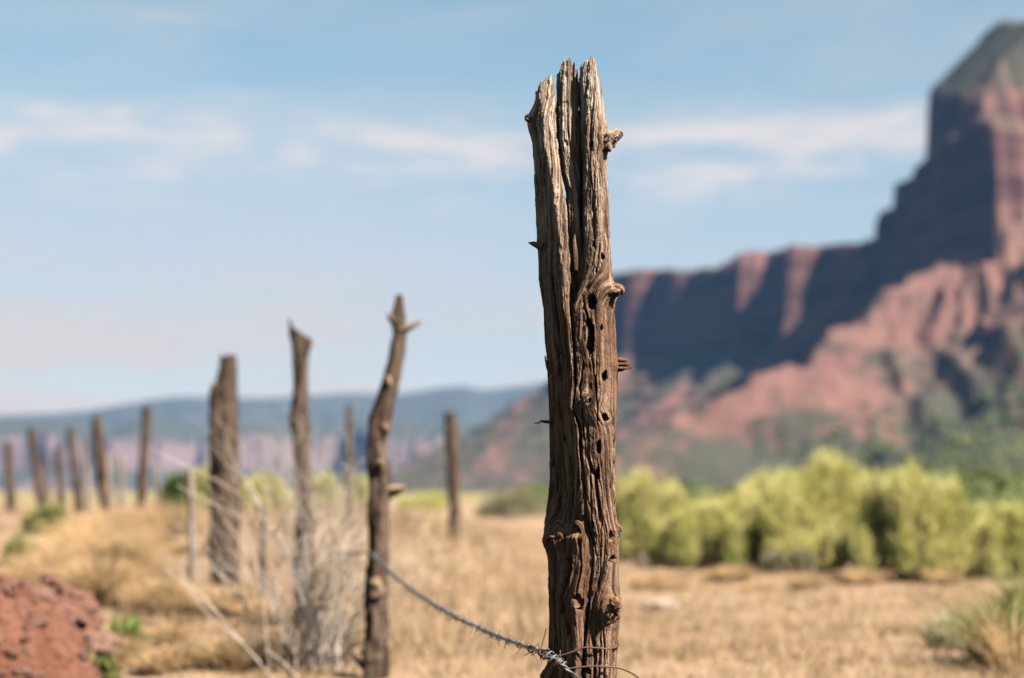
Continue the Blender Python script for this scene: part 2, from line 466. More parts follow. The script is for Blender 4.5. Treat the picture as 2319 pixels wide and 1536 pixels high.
def mesa_z(x, y):
    rough = fbm(x / 26, y / 26, 3.0, 4)
    # ---- long receding wall: distance outside its rim
    dx, dy = x - A0[0], y - A0[1]
    dn = dx * N_[0] + dy * N_[1]
    s = dx * T_[0] + dy * T_[1]
    butt = 6 * sst(0.1, 0.7, vn(s / 46 + 0.3, 2.2)) + 3 * vn(s / 27, 7.1) + 5 * rough
    for sc, wd, hh in ((357, 20, 20), (182, 18, 20), (164, 14, 16), (99, 22, 20)):
        q = (s - sc) / wd
        butt = butt + hh * np.clip(1 - np.abs(q), 0, 1) ** 0.7
    dn = dn - butt
    de = s - S_END + 10 * vn(dn / 30, 4.4)
    d = np.where((dn > 0) & (de > 0), np.hypot(dn, de), np.maximum(dn, de))
    top = np.interp(s, [-50, 0, 150, 180, 208, 225, 300, 402, 500], [253, 253, 259, 258, 256, 249, 254, 261, 262]) + 2.5 * rough + 0.02 * np.clip(-d, 0, 400)
    cl = 14.0
    cb = 150 + 12 * vn(s / 60, 9.0)
    gul = fbm(s / 34, d / 220, 5.0, 3)
    tal = cb * np.clip(1 - (d - cl) / (305 + 30 * vn(s / 90, 1.0)), 0, 1) ** 1.65 + 8 * gul * sst(10, 80, d) * sst(300, 120, d)
    wall = np.where(d < 0, top, np.where(d < cl, top + (cb - top) * sst(0, cl, d) , tal))
    # ---- butte: box x>edge, y>front
    ex = np.interp(y, [1440, 1598, 1606, 1645, 1652, 1700, 1800], [396, 399, 378, 374, 366, 366, 360])
    cor = np.where(y < 1590, 9.0, 3.0) * vn(y / 38, 3.3) + 4 * rough
    gx_ = vn(x / 19 + 0.2, 8.8)
    cof = 24 * gx_ + 6 * vn(x / 9, 2.8) + 6 * rough
    ax = ex - x + cor                     # >0 outside on the left
    ay = ((C_[1] - 0.58 * (x - C_[0])) - y) * 0.87 + cof
    d = np.where((ax > 0) & (ay > 0), np.hypot(ax, ay), np.maximum(ax, ay))
    inn = np.clip(-np.maximum(ax, ay), 0, None)
    ht = 338 + 0.27 * (y - 1440) + 1.05 * np.clip(inn, 0, 62) + 0.12 * np.clip(inn - 62, 0, 300) + 4 * rough
    ht = np.where(y > 1600, 300, ht)
    ht = np.where(y > 1645, 277, ht)
    ht = np.where(y > 1702, 246, ht) + 2 * rough
    led = np.where(y > 1702, 236, np.where(y > 1600, 232, 312)) + 7 * vn(x / 30, y / 30, 4.0)
    b2 = 212 + 14 * vn(x / 40, y / 40, 6.0)
    an = np.arctan2(ay, ax)
    gl = 0.9 - 2.0 * np.abs(fbm(an * 5 + 0.15 * rough, d / 380, 2.0, 3)) - 0.9 * np.abs(vn(an * 15 + 0.3 * rough, d / 160, 3.0))
    fl = np.clip(ax, 0, None) / (np.clip(ax, 0, None) + np.clip(ay, 0, None) + 1)
    reach = np.interp(fl, [0, 0.35, 0.5, 0.7, 1], [560, 500, 380, 290, 250]) + 40 * vn(an * 4, 1.0)
    k = np.clip((d - 34) / reach, 0, 1)
    tal = b2 * (1 - k) ** 1.55 + 13 * gl * sst(30, 140, d) * sst(650, 250, d)
    bt = np.where(d < 0, ht, np.where(d < 8, ht + (led - ht) * sst(0, 8, d),
                 np.where(d < 22, led - 0.8 * (d - 8), np.where(d < 34, led - 11 + (b2 - led + 11) * sst(22, 34, d), tal))))
    # ---- spur running down from the corner to the left and towards the viewer
    e = np.array([95.0, 1170.0])
    v = e - C_
    L = np.hypot(*v)
    v = v / L
    px_, py_ = x - C_[0], y - C_[1]
    al = px_ * v[0] + py_ * v[1]
    sd = py_ * v[0] - px_ * v[1]          # >0: sunny side
    sd = sd + 14 * vn(al / 60, 3.0) + 8 * vn(al / 22, 1.0)
    cr = np.interp(al, [-40, 20, 91, 150, 213, 300, L, L + 120], [212, 206, 180, 146, 113, 80, 44, -8]) + 5 * vn(al / 30, 6.0) + 4 * rough
    sp = cr - np.where(sd > 0, 0.34 * sd, -0.98 * sd)
    z = smax(smax(wall, bt, 6.0), sp, 8.0)
    pq = CX + F * x / y
    z = smax(z, 40 * sst(640, 1050, y) * sst(1780, 2250, pq) - 6 + 5 * rough, 8.0)
    bed = z / 19 + 0.25 * rough + 0.02 * x / 10
    z = z + 3.6 * (np.abs((bed % 1.0) - 0.5) * 2 - 0.5) * sst(20, 60, z) * sst(300, 260, z)
    return z + 2.5 * fbm(x / 9, y / 9, 1.0, 3) * sst(-5, 20, z), d


pxs = np.concatenate([np.arange(800, 2620, 3.0), np.arange(2620, 4600, 9.0)])
Ds = np.concatenate([np.arange(620, 1380, 8.0), np.arange(1380, 1760, 3.0), np.arange(1760, 2120, 3.5), np.arange(2120, 2500, 14.0)])
DD, PX = np.meshgrid(Ds, pxs, indexing='ij')
mx = (PX - CX) / F * DD
mz, md = mesa_z(mx, DD)
mz = mz - 3.0
edge = sst(0, 30, PX - 800)
mz = np.where(PX < 830, np.minimum(mz, -4 + edge * 60), mz)
veg = np.clip(0.60 + 0.95 * fbm(mx / 75, DD / 110, 9.0, 3) + 0.35 * sst(45, 8, mz) + 1.1 * sst(335, 385, mz) * sst(0.5, 0.0, md / 8), 0, 1.6)
o = obj('mesa', mesh('mesa', np.stack([mx, DD, mz], -1), [grid_faces(len(Ds), len(pxs))], M['mesa'], True, {'veg': veg}))
tag(o, 'red sandstone mesa with stepped cliffs and talus slopes', kind='structure')

# far hills and the low red cliffs before them
sil = np.array([(-500, 935), (0, 937), (120, 933), (200, 926), (350, 901), (400, 894), (600, 898), (720, 891), (800, 886), (900, 889), (1000, 874), (1050, 870),
                (1100, 880), (1200, 868), (1300, 850), (1500, 845), (1700, 850)], float)
pxs = np.arange(-420, 1600, 4.0)
Ds = np.concatenate([np.arange(5200, 6600, 40.0), np.arange(6600, 7400, 60.0)])
DD, PX = np.meshgrid(Ds, pxs, indexing='ij')
hx = (PX - CX) / F * DD
ridge = (HOR - np.interp(PX, sil[:, 0], sil[:, 1])) / F * 6500
k = np.clip((DD - 5200) / 1300, 0, 1)
hz = ridge * (k ** 0.75) * np.where(DD > 6500, 1 - (DD - 6500) / 2500, 1) + 26 * fbm(hx / 180, DD / 260, 2.0, 4) * sst(0, 0.3, k) * sst(1.0, 0.8, k) - 4
o = obj('hills', mesh('hills', np.stack([hx, DD, hz], -1), [grid_faces(len(Ds), len(pxs))], M['hill'], True, {'veg': np.full(hz.shape, 1.3)}))
tag(o, 'blue grey hills along the horizon', kind='structure')

pxs = np.arange(-420, 1500, 3.0)
Ds = np.concatenate([np.arange(3600, 4200, 16.0), np.arange(4200, 4900, 30.0)])
DD, PX = np.meshgrid(Ds, pxs, indexing='ij')
hx = (PX - CX) / F * DD
topy = np.interp(PX, [-500, 0, 130, 260, 330, 420, 520, 620, 760, 900, 1000, 1100, 1500], [985, 990, 985, 998, 975, 992, 985, 978, 985, 985, 990, 1000, 1000])
ht = (HOR - topy) / F * 4100
ht = ht * (1 + 0.10 * vn(hx / 70, 8.0))
d = 4000 - DD + 190 * vn(hx / 230, 1.0) + 60 * vn(hx / 75 + 0.4, 5.0) + 22 * vn(hx / 24, 5.0)
hz = np.where(d < 0, ht + 0.10 * np.clip(-d, 0, 600), np.where(d < 26, ht + (ht * 0.42 - ht) * sst(0, 26, d), ht * 0.42 * np.clip(1 - (d - 26) / 320, 0, 1) ** 1.5)) + 5 * fbm(hx / 40, DD / 40, 1.0, 3) - 5
o = obj('terrain', mesh('terrain', np.stack([hx, DD, hz], -1), [grid_faces(len(Ds), len(pxs))], M['hill'], True,
                        {'veg': np.clip(0.55 + 0.6 * fbm(hx / 150, DD / 150, 3.0, 3) + 0.7 * sst(5, 120, -d), 0, 1.5)}))
tag(o, 'low pinkish cliffs under the far hills', kind='structure')


# ------------------------------------------------------------------ the weathered post
SC = D0 / F                               # metres per photo pixel at the post


def W3(x, y, q):
    """post pixel coordinates (x right, y down, q towards the viewer) to world"""
    p = P(x, y, D0)
    p[..., 1] = p[..., 1] - np.asarray(q) * SC
    return p


def kv(y, tab, sm=5):
    a = np.array(tab, float)
    v = np.interp(y, a[:, 0], a[:, 1])
    if sm > 1:
        kk = np.hanning(sm + 2)[1:-1]
        kk /= kk.sum()
        v = np.convolve(np.pad(v, sm // 2, mode='edge'), kk, 'valid')
    return v


KNOTS = [(1378, 318, 20), (1372, 664, 22), (1326, 905, 13), (1374, 1372, 22), (1268, 1200, 24), (1400, 826, 12), (1337, 690, 9), (1333, 770, 12), (1215, 553, 9), (1200, 268, 12),
         (1366, 856, 7), (1352, 1020, 7), (1308, 1362, 11), (1382, 1212, 8)]
HOLES = [(1333, 340, 4.5, 8, 14), (1337, 690, 10, 17, 26), (1333, 748, 8, 20, 30), (1336, 783, 9, 24, 34), (1366, 856, 7, 13, 24), (1365, 951, 7, 10, 20), (1353, 1016, 6, 15, 20), (1348, 1072, 5, 14, 22),
         (1383, 1215, 6, 15, 18), (1382, 1266, 8, 10, 20), (1308, 1360, 10, 17, 26), (1328, 912, 6, 7, 8), (1338, 562, 3, 6, 10), (1360, 593, 4, 8, 8), (1360, 750, 3, 7, 8),
         (1326, 1512, 6, 8, 18), (1345, 622, 2.5, 6, 8)]
CRACKS = [([(1274, 1215), (1282, 1247), (1289, 1285), (1276, 1330), (1269, 1352), (1274, 1382), (1286, 1427), (1292, 1470)], 4.6, 30),
          ([(1336, 1060), (1344, 1080), (1348, 1125), (1354, 1172)], 3.0, 20),
          ([(1386, 960), (1387, 1040), (1388, 1110), (1393, 1178)], 4.0, 20),
          ([(1334, 250), (1336, 400), (1342, 560)], 1.8, 9), ([(1346, 180), (1352, 300), (1350, 470)], 1.6, 7),
          ([(1320, 690), (1328, 730), (1331, 800)], 3.0, 14), ([(1318, 830), (1312, 880), (1318, 960), (1324, 1030)], 2.2, 12),
          ([(1338, 820), (1346, 880), (1350, 960)], 2.0, 9), ([(1330, 960), (1334, 1060), (1336, 1150), (1346, 1250)], 1.7, 9),
          ([(1358, 1170), (1356, 1260), (1352, 1330)], 1.7, 9), ([(1310, 1225), (1312, 1290), (1302, 1340)], 2.0, 11), ([(1240, 1010), (1262, 1080), (1270, 1150)], 2.5, 9),
          ([(1250, 640), (1262, 760), (1266, 860)], 2.5, 10), ([(1262, 900), (1272, 960), (1290, 1060), (1296, 1150)], 2.5, 12), ([(1338, 1440), (1342, 1480), (1340, 1560)], 3.0, 14),
          ([(1255, 1240), (1254, 1330), (1258, 1450)], 1.6, 7), ([(1362, 1420), (1366, 1480), (1364, 1560)], 2.4, 10), ([(1228, 330), (1232, 420), (1240, 520)], 1.8, 7)]
BUMPS = [(1378, 318, 24, 30, 13), (1376, 664, 22, 26, 13), (1398, 826, 12, 16, 7), (1374, 1372, 26, 30, 16), (1326, 905, 15, 16, 7), (1203, 270, 14, 22, 5),
         (1245, 1228, 26, 14, 8), (1302, 1212, 14, 16, 9), (1398, 1200, 10, 18, 6), (1225, 1530, 22, 20, 12), (1350, 1420, 20, 22, -4)]

mats_attr = {}


def stave(yrows, ctrl, ncol, jag, seed, wts):
    """ctrl: K pairs of arrays (x, q) along yrows, counter-clockwise starting at the back"""
    K = len(ctrl)
    nr = len(yrows)
    cx_ = np.stack([c[0] for c in ctrl], 1)
    cq_ = np.stack([c[1] for c in ctrl], 1)
    wts = np.asarray(wts, float)
    cum = np.concatenate([[0], np.cumsum(wts)])
    tt = np.interp(np.linspace(0, cum[-1], ncol, endpoint=False), cum, np.arange(K + 1))
    i = np.floor(tt).astype(int)
    f = (tt - i)[None, :]
    idx = lambda k: (i + k) % K
    def cr(a):
        p0, p1, p2, p3 = a[:, idx(-1)], a[:, idx(0)], a[:, idx(1)], a[:, idx(2)]
        sm = 0.5 * (2 * p1 + (p2 - p0) * f + (2 * p0 - 5 * p1 + 4 * p2 - p3) * f ** 2 + (3 * p1 - p0 - 3 * p2 + p3) * f ** 3)
        return 0.6 * sm + 0.4 * (p1 * (1 - f) + p2 * f)
    x, q = cr(cx_), cr(cq_)
    dxx = np.roll(x, -1, 1) - np.roll(x, 1, 1)
    dqq = np.roll(q, -1, 1) - np.roll(q, 1, 1)
    ln = np.hypot(dxx, dqq) + 1e-6
    nx, nq = -dqq / ln, dxx / ln
    ctr_x, ctr_q = x.mean(1, keepdims=True), q.mean(1, keepdims=True)
    sgn = np.sign(((x - ctr_x) * nx + (q - ctr_q) * nq).mean())
    nx, nq = nx * sgn, nq * sgn
    y = np.repeat(yrows[:, None], ncol, 1)
    yt = np.array([jag(a) for a in x[0]])[None, :] + 5 * vn(x[:1] / 4.5 + seed, q[:1] / 9) + 3 * vn(x[:1] / 2 + seed, q[:1] / 3) + np.clip(-q[:1], 0, 60) * 0.25
    y = y + (yt - yrows[0]) * np.clip(1 - (y - yrows[0]) / 260, 0, 1) ** 1.5
    seg = np.hypot(np.diff(x, axis=1, prepend=x[:, :1]), np.diff(q, axis=1, prepend=q[:, :1]))
    u = np.cumsum(seg, 1)
    front = sst(-0.25, 0.35, nq)
    psi = u + 4 * vn(u / 60, y / 130, seed)
    for kx, ky, R in KNOTS:
        ddx, ddy = x - kx, (y - ky) * 0.55
        psi = psi - front * ddx * R * R / (ddx ** 2 + ddy ** 2 + 0.5 * R * R) * np.exp(-(ddy / (2.6 * R)) ** 2) * 0.9
    def groove(lam, L, wd, sd):
        n = vn(psi / lam, y / L + 0.15 * psi / lam, seed + sd)
        return np.clip(1 - np.abs(n) / wd, 0, 1)
    amp = 0.75 + 0.5 * vn(psi / 50, y / 160, seed + 31)
    dsp = -4.6 * amp * groove(26, 420, 0.16, 1.5) - 3.4 * amp * groove(12, 240, 0.24, 4.5) - 1.6 * groove(6, 130, 0.34, 8.5)
    dsp += 2.0 + 2.6 * vn(psi / 38, y / 190, seed + 11) + 1.3 * vn(psi / 10, y / 160, seed + 13) + 0.7 * vn(psi / 3.2, y / 55, seed + 17)
    dsp += 0.55 * vn(u / 2.5, y / 4.0, seed + 19) + 1.0 * vn(u / 9, y / 14.0, seed + 23)
    pit = np.clip(vn(psi / 7, y / 22, seed + 41) - 0.62, 0, 1)
    dsp -= 10 * pit
    for pts, wd, dp in CRACKS:
        a = np.array(pts, float)
        xc = np.interp(y, a[:, 1], a[:, 0]) + 1.3 * vn(y / 16, seed + 2)
        fade = sst(a[0, 1] - 18, a[0, 1] + 14, y) * sst(a[-1, 1] + 18, a[-1, 1] - 14, y)
        dsp -= front * dp * fade * np.exp(-(np.abs(x - xc) / (wd * (0.8 + 0.35 * vn(y / 25, seed + 3)))) ** 2.4)
    for hx_, hy_, rx, ry, dp in HOLES:
        e2 = ((x - hx_ + 3.2 * vn(y / 9, seed + hx_) + 0.10 * (y - hy_) * vn(hx_, hy_)) / rx) ** 2 + ((y - hy_ + 3 * vn(x / 5, seed + hy_)) / ry) ** 2
        dsp -= front * 1.5 * dp * np.clip(1.15 - e2, 0, 1) ** 0.6
        dsp += front * 0.5 * np.exp(-(np.sqrt(e2) - 1.5) ** 2 / 0.12)
    for bx, by, rx, ry, hh in BUMPS:
        dsp += hh * sst(-0.8, 0.2, nq) * np.exp(-((x - bx) / rx) ** 2 - ((y - by) / ry) ** 2)
    # the wood frays towards the broken top
    topf = np.clip(1 - (yrows[:, None] - yrows[0]) / 40, 0, 1)
    dsp -= topf * (3.5 * np.abs(vn(psi / 5, y / 30, seed + 51)) + 1.5)
    x2, q2 = x + nx * dsp, q + nq * dsp
    V = W3(x2, y, q2)
    Gn = psi.copy()
    vs, gs = [V.reshape(-1, 3)], [Gn.ravel()]
    faces = [grid_faces(nr, ncol, True)]
    # broken top: rings closing inwards with splinters
    off = nr * ncol
    cxm, cqm = x2[0].mean(), q2[0].mean()
    prev = 0
    fl = []
    for j, kk in enumerate((0.86, 0.7, 0.52, 0.34, 0.17)):
        xx = cxm + (x2[0] - cxm) * kk
        qq = cqm + (q2[0] - cqm) * kk
        yy = y[0] * 0.55 + 0.45 * np.array([jag(a) for a in xx]) + 8 * vn(xx / 5 + seed, qq / 5, j * 0.2) + 5 * kk + 6
        vs.append(W3(xx, yy, qq).reshape(-1, 3))
        gs.append(xx * 1.7 + qq)
        c = np.arange(ncol)
        a0 = prev if j == 0 else off
        if j:
            off += ncol
        fl.append(np.stack([a0 + (c + 1) % ncol, a0 + c, off + c, off + (c + 1) % ncol], -1))
    vs.append(W3(np.array([cxm]), np.array([y[0].mean() + 8]), np.array([cqm])))
    gs.append(np.array([0.0]))
    c = np.arange(ncol)
    tri = np.stack([off + (c + 1) % ncol, off + c, np.full(ncol, off + ncol)], -1)
    return np.concatenate(vs), faces + fl, tri, np.concatenate(gs)


YB = 2040.0
YR = lambda y0: np.concatenate([np.arange(y0, 1560, 1.7), np.arange(1560, YB + 10, 10.0)])
XE = [(150, 1254), (180, 1254), (240, 1261), (300, 1264), (360, 1268), (420, 1274), (470, 1281), (540, 1284), (600, 1288), (640, 1291), (700, 1286), (770, 1294), (844, 1300), (885, 1298), (929, 1292),
      (970, 1308), (1030, 1311), (1072, 1315), (1147, 1322), (1180, 1328), (1210, 1336), (1266, 1337), (1330, 1331), (1382, 1327), (1444, 1320), (1540, 1318), (2050, 1316)]
XRD = [(150, 1222), (205, 1223), (269, 1231), (330, 1234), (388, 1245), (438, 1254), (489, 1262), (540, 1267), (608, 1272), (648, 1274), (705, 1274), (732, 1283), (783, 1288), (834, 1294), (878, 1294), (918, 1287),
       (939, 1296), (970, 1303), (1072, 1311), (1147, 1316), (1180, 1318), (1215, 1312), (1266, 1312), (1330, 1300), (1400, 1302), (1444, 1304), (1540, 1300), (2050, 1300)]
XL = [(150, 1216), (215, 1212), (250, 1201), (275, 1198), (310, 1208), (360, 1211), (500, 1215), (550, 1218), (640, 1222), (700, 1230), (760, 1233), (820, 1240), (960, 1243), (1040, 1245), (1120, 1246), (1165, 1240), (1195, 1234),
      (1230, 1236), (1270, 1242), (1340, 1242), (1440, 1242), (1500, 1239), (1536, 1232), (1600, 1232), (2050, 1228)]
XR = [(140, 1349), (200, 1359), (250, 1367), (290, 1370), (340, 1371), (400, 1376), (500, 1380), (600, 1386), (700, 1390), (780, 1395), (900, 1395), (1000, 1391), (1100, 1393), (1200, 1398), (1260, 1400), (1340, 1402), (1400, 1401), (1450, 1397), (1540, 1392), (2050, 1396)]

# left slab
yl = YR(178.0)
xl, xrd, xe = kv(yl, XL, 13), kv(yl, XRD, 9), kv(yl, XE, 9) - 2.5 * sst(520, 430, yl)
wd = xrd - xl
qr = kv(yl, [(150, 24), (300, 34), (500, 50), (700, 54), (900, 60), (1000, 64), (1120, 62), (1178, 56), (1204, 58), (1216, 70), (1260, 74), (1400, 76), (2050, 76)], 3)
sag = kv(yl, [(150, 0), (1000, 0), (1080, -6), (1150, -22), (1185, -36), (1204, -26), (1214, 6), (1300, 4), (2050, 2)], 3)
qe = qr - np.clip((xe - xrd) * 0.55, 3, 14)
back = kv(yl, [(150, -28), (400, -42), (700, -50), (2050, -55)])
L_ctrl = [(0.5 * (xl + xe), back), (xl + 8, back * 0.72), (xl + 1, back * 0.3), (xl, -12 + 0 * yl), (xl + 0.22 * wd, 0.16 * qr + sag * 0.6), (xl + 0.60 * wd, 0.58 * qr + sag), (xrd - 2, qr - 1.5), (xrd + 1.5, qr),
          (0.5 * (xrd + xe) + 0.5, 0.5 * (qr + qe) + 1), (xe, qe), (xe - 0.5, qe - 14), (xe - 5, back * 0.5)]
jagL = lambda a: float(np.interp(a, [1200, 1212, 1222, 1232, 1242, 1246, 1249, 1256], [232, 212, 196, 188, 183, 172, 176, 190]))
vL = stave(yl, L_ctrl, 330, jagL, 2.0, [1, 1, 1.2, 2, 2.5, 2.5, 1.5, 1.5, 1.5, 1.5, 1, 1])
# middle slab
ym = np.arange(148, 700, 1.7)
ml = kv(ym, [(140, 1259), (250, 1261), (330, 1267), (400, 1275), (440, 1283), (560, 1286), (640, 1291), (700, 1300)])
mr = kv(ym, [(140, 1309), (250, 1311), (400, 1315), (500, 1319), (700, 1330)])
mq = kv(ym, [(140, 24), (300, 28), (450, 26), (600, 28), (660, 24), (700, 10)])
mw = mr - ml
M_ctrl = [(0.5 * (ml + mr), -38 + 0 * ym), (ml + 4, -28 + 0 * ym), (ml, -8 + 0 * ym), (ml + 1.5, mq * 0.55), (ml + 0.18 * mw, mq * 0.95), (ml + 0.5 * mw, mq), (ml + 0.85 * mw, mq * 0.97), (mr - 1, mq * 0.7), (mr, -10 + 0 * ym), (mr - 4, -28 + 0 * ym)]
jagM = lambda a: float(np.interp(a, [1262, 1266, 1275, 1281, 1287, 1291, 1295, 1300, 1306, 1309], [172, 150, 143, 148, 139, 135, 148, 146, 158, 166]))
vM = stave(ym, M_ctrl, 200, jagM, 5.0, [1, 1, 1, 1.5, 2, 2, 2, 1.5, 1, 1])
# right slab, the main mass
yr = YR(150.0)
rl = kv(yr, [(140, 1318), (250, 1319), (350, 1319), (450, 1320), (550, 1325), (620, 1324), (660, 1310), (700, 1297)] + [(a, b + 4) for a, b in XE if a > 720], 9)
rr = kv(yr, XR, 13)
rq = kv(yr, [(140, 56), (300, 62), (600, 66), (900, 72), (1200, 80), (2050, 82)])
ql = kv(yr, [(140, 46), (560, 48), (640, 44), (720, 48), (900, 56), (1000, 60), (1200, 64), (1260, 70), (2050, 70)])
rw = rr - rl
R_ctrl = [(0.5 * (rl + rr), -62 + 0 * yr), (rl + 4, -46 + 0 * yr), (rl - 3, -14 + 0 * yr), (rl - 2, ql * 0.45), (rl + 1, ql), (rl + 0.10 * rw, ql + 0.35 * (rq - ql)), (rl + 0.34 * rw, ql + 0.82 * (rq - ql)), (rl + 0.56 * rw, rq), (rl + 0.78 * rw, rq * 0.80), (rl + 0.94 * rw, rq * 0.36), (rr, -4 + 0 * yr),
          (rr - 8, -38 + 0 * yr)]
jagR = lambda a: float(np.interp(a, [1314, 1318, 1326, 1334, 1339, 1342, 1346, 1350, 1356], [156, 152, 150, 154, 150, 140, 141, 156, 176]))
vR = stave(yr, R_ctrl, 420, jagR, 9.0, [1, 1, 1, 1.2, 1.5, 2.2, 2.5, 2.5, 2.5, 1.8, 1.4, 1])

# the rotten heart behind the splits
yc = np.arange(446, 1240, 3.4)
ce = kv(yc, XE, 9)
vC = stave(yc, [(ce + 4, -46 + 0 * yc), (ce - 18, -34 + 0 * yc), (ce - 20, -4 + 0 * yc), (ce + 2, 8 + 0 * yc), (ce + 24, 0 * yc), (ce + 22, -34 + 0 * yc)], 90, lambda a: 446 + abs(a - 1284) * 0.6, 13.0, [1] * 6)
yd = np.arange(250, 700, 3.4)
dm = kv(yd, [(250, 1313), (700, 1322)])
vD = stave(yd, [(dm, -42 + 0 * yd), (dm - 12, -30 + 0 * yd), (dm - 11, -2 + 0 * yd), (dm, 6 + 0 * yd), (dm + 12, -2 + 0 * yd), (dm + 12, -30 + 0 * yd)], 70, lambda a: 250.0, 15.0, [1] * 6)
base = P(1318, 2000, D0)
base[2] = float(ground_z(base[0], base[1]))
post = thing('fence_post', base, 'tall weathered grey brown post in sharp focus, split into slabs at its top', 'fence post', 'fence posts along the old fence line')
gv, gq, gt, gg, n = [], [], [], [], 0
for v, f, tr, gr in (vL, vM, vR, vC, vD):
    gv.append(v - base)
    gq += [a + n for a in f]
    gt.append(tr + n)
    gg.append(gr + 300 * len(gg))
    n += len(v)
obj('post_body', mesh('post_body', np.concatenate(gv), [np.concatenate(gq), np.concatenate(gt)], M['old'], True, {'grain': np.concatenate(gg)}), post)


def stub_geo(pts, radii, ns=22, nrow=26, seed=0.0, rough=0.26, end=0.4, mapf=None):
    """a broken branch stub with long grain; pts are (x,y,q) post pixels"""
    p = spline(pts, nrow)
    p = W3(p[:, 0], p[:, 1], p[:, 2]) if mapf is None else mapf(p)
    r = np.interp(np.linspace(0, 1, nrow), np.linspace(0, 1, len(radii)), radii)
    tg = np.gradient(p, axis=0)
    tg /= np.linalg.norm(tg, axis=1)[:, None]
    A = np.cross(tg[0], [0.2, 1, 0.1])
    A /= np.linalg.norm(A)
    th = np.arange(ns) / ns * 2 * math.pi
    V = np.zeros((nrow, ns, 3))
    Gr = np.zeros((nrow, ns))
    for i in range(nrow):
        A = A - tg[i] * A.dot(tg[i])
        A /= np.linalg.norm(A)
        B = np.cross(tg[i], A)
        c_, s_ = np.cos(th), np.sin(th)
        k = 1 + rough * (1.2 * vn(c_ * 2.2 + seed, s_ * 2.2, i * 0.12) - 1.2 * np.clip(1 - np.abs(vn(c_ * 4 + seed, s_ * 4, i * 0.05 + 3)) / 0.3, 0, 1))
        far = (i / (nrow - 1)) ** 6 * end
        k = k + rough * 0.35 * vn(c_ * 8 + seed, s_ * 8, i * 0.35) + rough * 0.25 * vn(c_ * 3, s_ * 3 + seed, i * 0.6)
        V[i] = p[i] + (np.outer(r[i] * k * c_, A) + np.outer(r[i] * k * s_, B)) + np.outer(r[i] * far * (0.5 + vn(c_ * 3, s_ * 3, seed + 5) + 0.6 * vn(c_ * 7, s_ * 7, seed)), tg[i])
        Gr[i] = th * 9 + seed * 40
    g = Geo()
    v = np.vstack([V.reshape(-1, 3), p[:1], (p[-1] + tg[-1] * r[-1] * end * 0.25)[None]])
    k = np.arange(ns)
    t = np.vstack([np.stack([np.full(ns, nrow * ns), (k + 1) % ns, k], -1), np.stack([np.full(ns, nrow * ns + 1), (nrow - 1) * ns + k, (nrow - 1) * ns + (k + 1) % ns], -1)])
    g.add(v, grid_faces(nrow, ns, True), t, np.concatenate([Gr.ravel(), [0, 0]]))
    return g


def post_stub(pts, radii, name='branch_stub', mat='old', label=None, **kw):
    o = stub_geo(pts, [r * SC for r in radii], **kw).build(name, M[mat], post, attr='grain', origin=base)
    o.location = (0, 0, 0)
    return tag(o, label)


post_stub([(1356, 338, 26), (1370, 326, 34), (1384, 318, 36), (1396, 312, 34), (1402, 318, 32)], [24, 23, 19, 14, 7], ns=40, nrow=40, seed=1.0, label='rounded knot stub high on the right side')
post_stub([(1352, 680, 34), (1372, 668, 44), (1388, 662, 46), (1400, 660, 44), (1408, 668, 42)], [22, 21, 17, 12, 4], ns=40, nrow=40, seed=2.0, label='beaked knot stub half way up the right side')
post_stub([(1362, 1396, 54), (1374, 1378, 72), (1383, 1366, 86), (1388, 1368, 96)], [27, 25, 19, 10], ns=40, nrow=36, seed=3.0, end=0.8, label='swirled knot low on the right side')
post_stub([(1214, 278, -4), (1205, 272, 2), (1196, 268, 4), (1191, 264, 4)], [13, 11, 8, 4], ns=24, seed=4.0)
post_stub([(1230, 560, 8), (1218, 556, 6), (1206, 553, 5), (1197, 550, 4)], [12, 8, 4, 1.2], ns=20, seed=5.0)
post_stub([(1316, 916, 58), (1324, 907, 70), (1330, 900, 76)], [12, 10, 5], ns=24, seed=6.0, end=0.8)
post_stub([(1250, 957, 6), (1238, 956, 4), (1226, 954, 4), (1219, 957, 4), (1211, 958, 3)], [4, 3.2, 2.6, 2.6, 1.5], ns=12, seed=7.0, label='thin dead twig on the left side')
g = Geo()
for k in range(9):
    yy = 812 + k * 3.0
    ln = (1418, 1424, 1420, 1416, 1428, 1423, 1432, 1436, 1414)[k]
    q0 = 8 + 6 * math.sin(k * 2.1)
    pts = spline([(1382, 818 + k * 2.4, q0 - 4), (1400, yy + 2, q0), (0.5 * (1400 + ln), yy + 1.5 + (k % 3) * 0.8, q0 + 2), (ln, yy + 3, q0 + 3)], 10)
    g.tube(W3(pts[:, 0], pts[:, 1], pts[:, 2]) - base, np.interp(np.linspace(0, 1, 10), [0, 0.5, 1], [6 * SC, 4.2 * SC, 0.7 * SC]), 8, 0.25, k * 1.7, k * 13.0)
tag(g.build('branch_stub', M['old'], post, attr='grain'), 'splintered branch stub sticking out to the right')
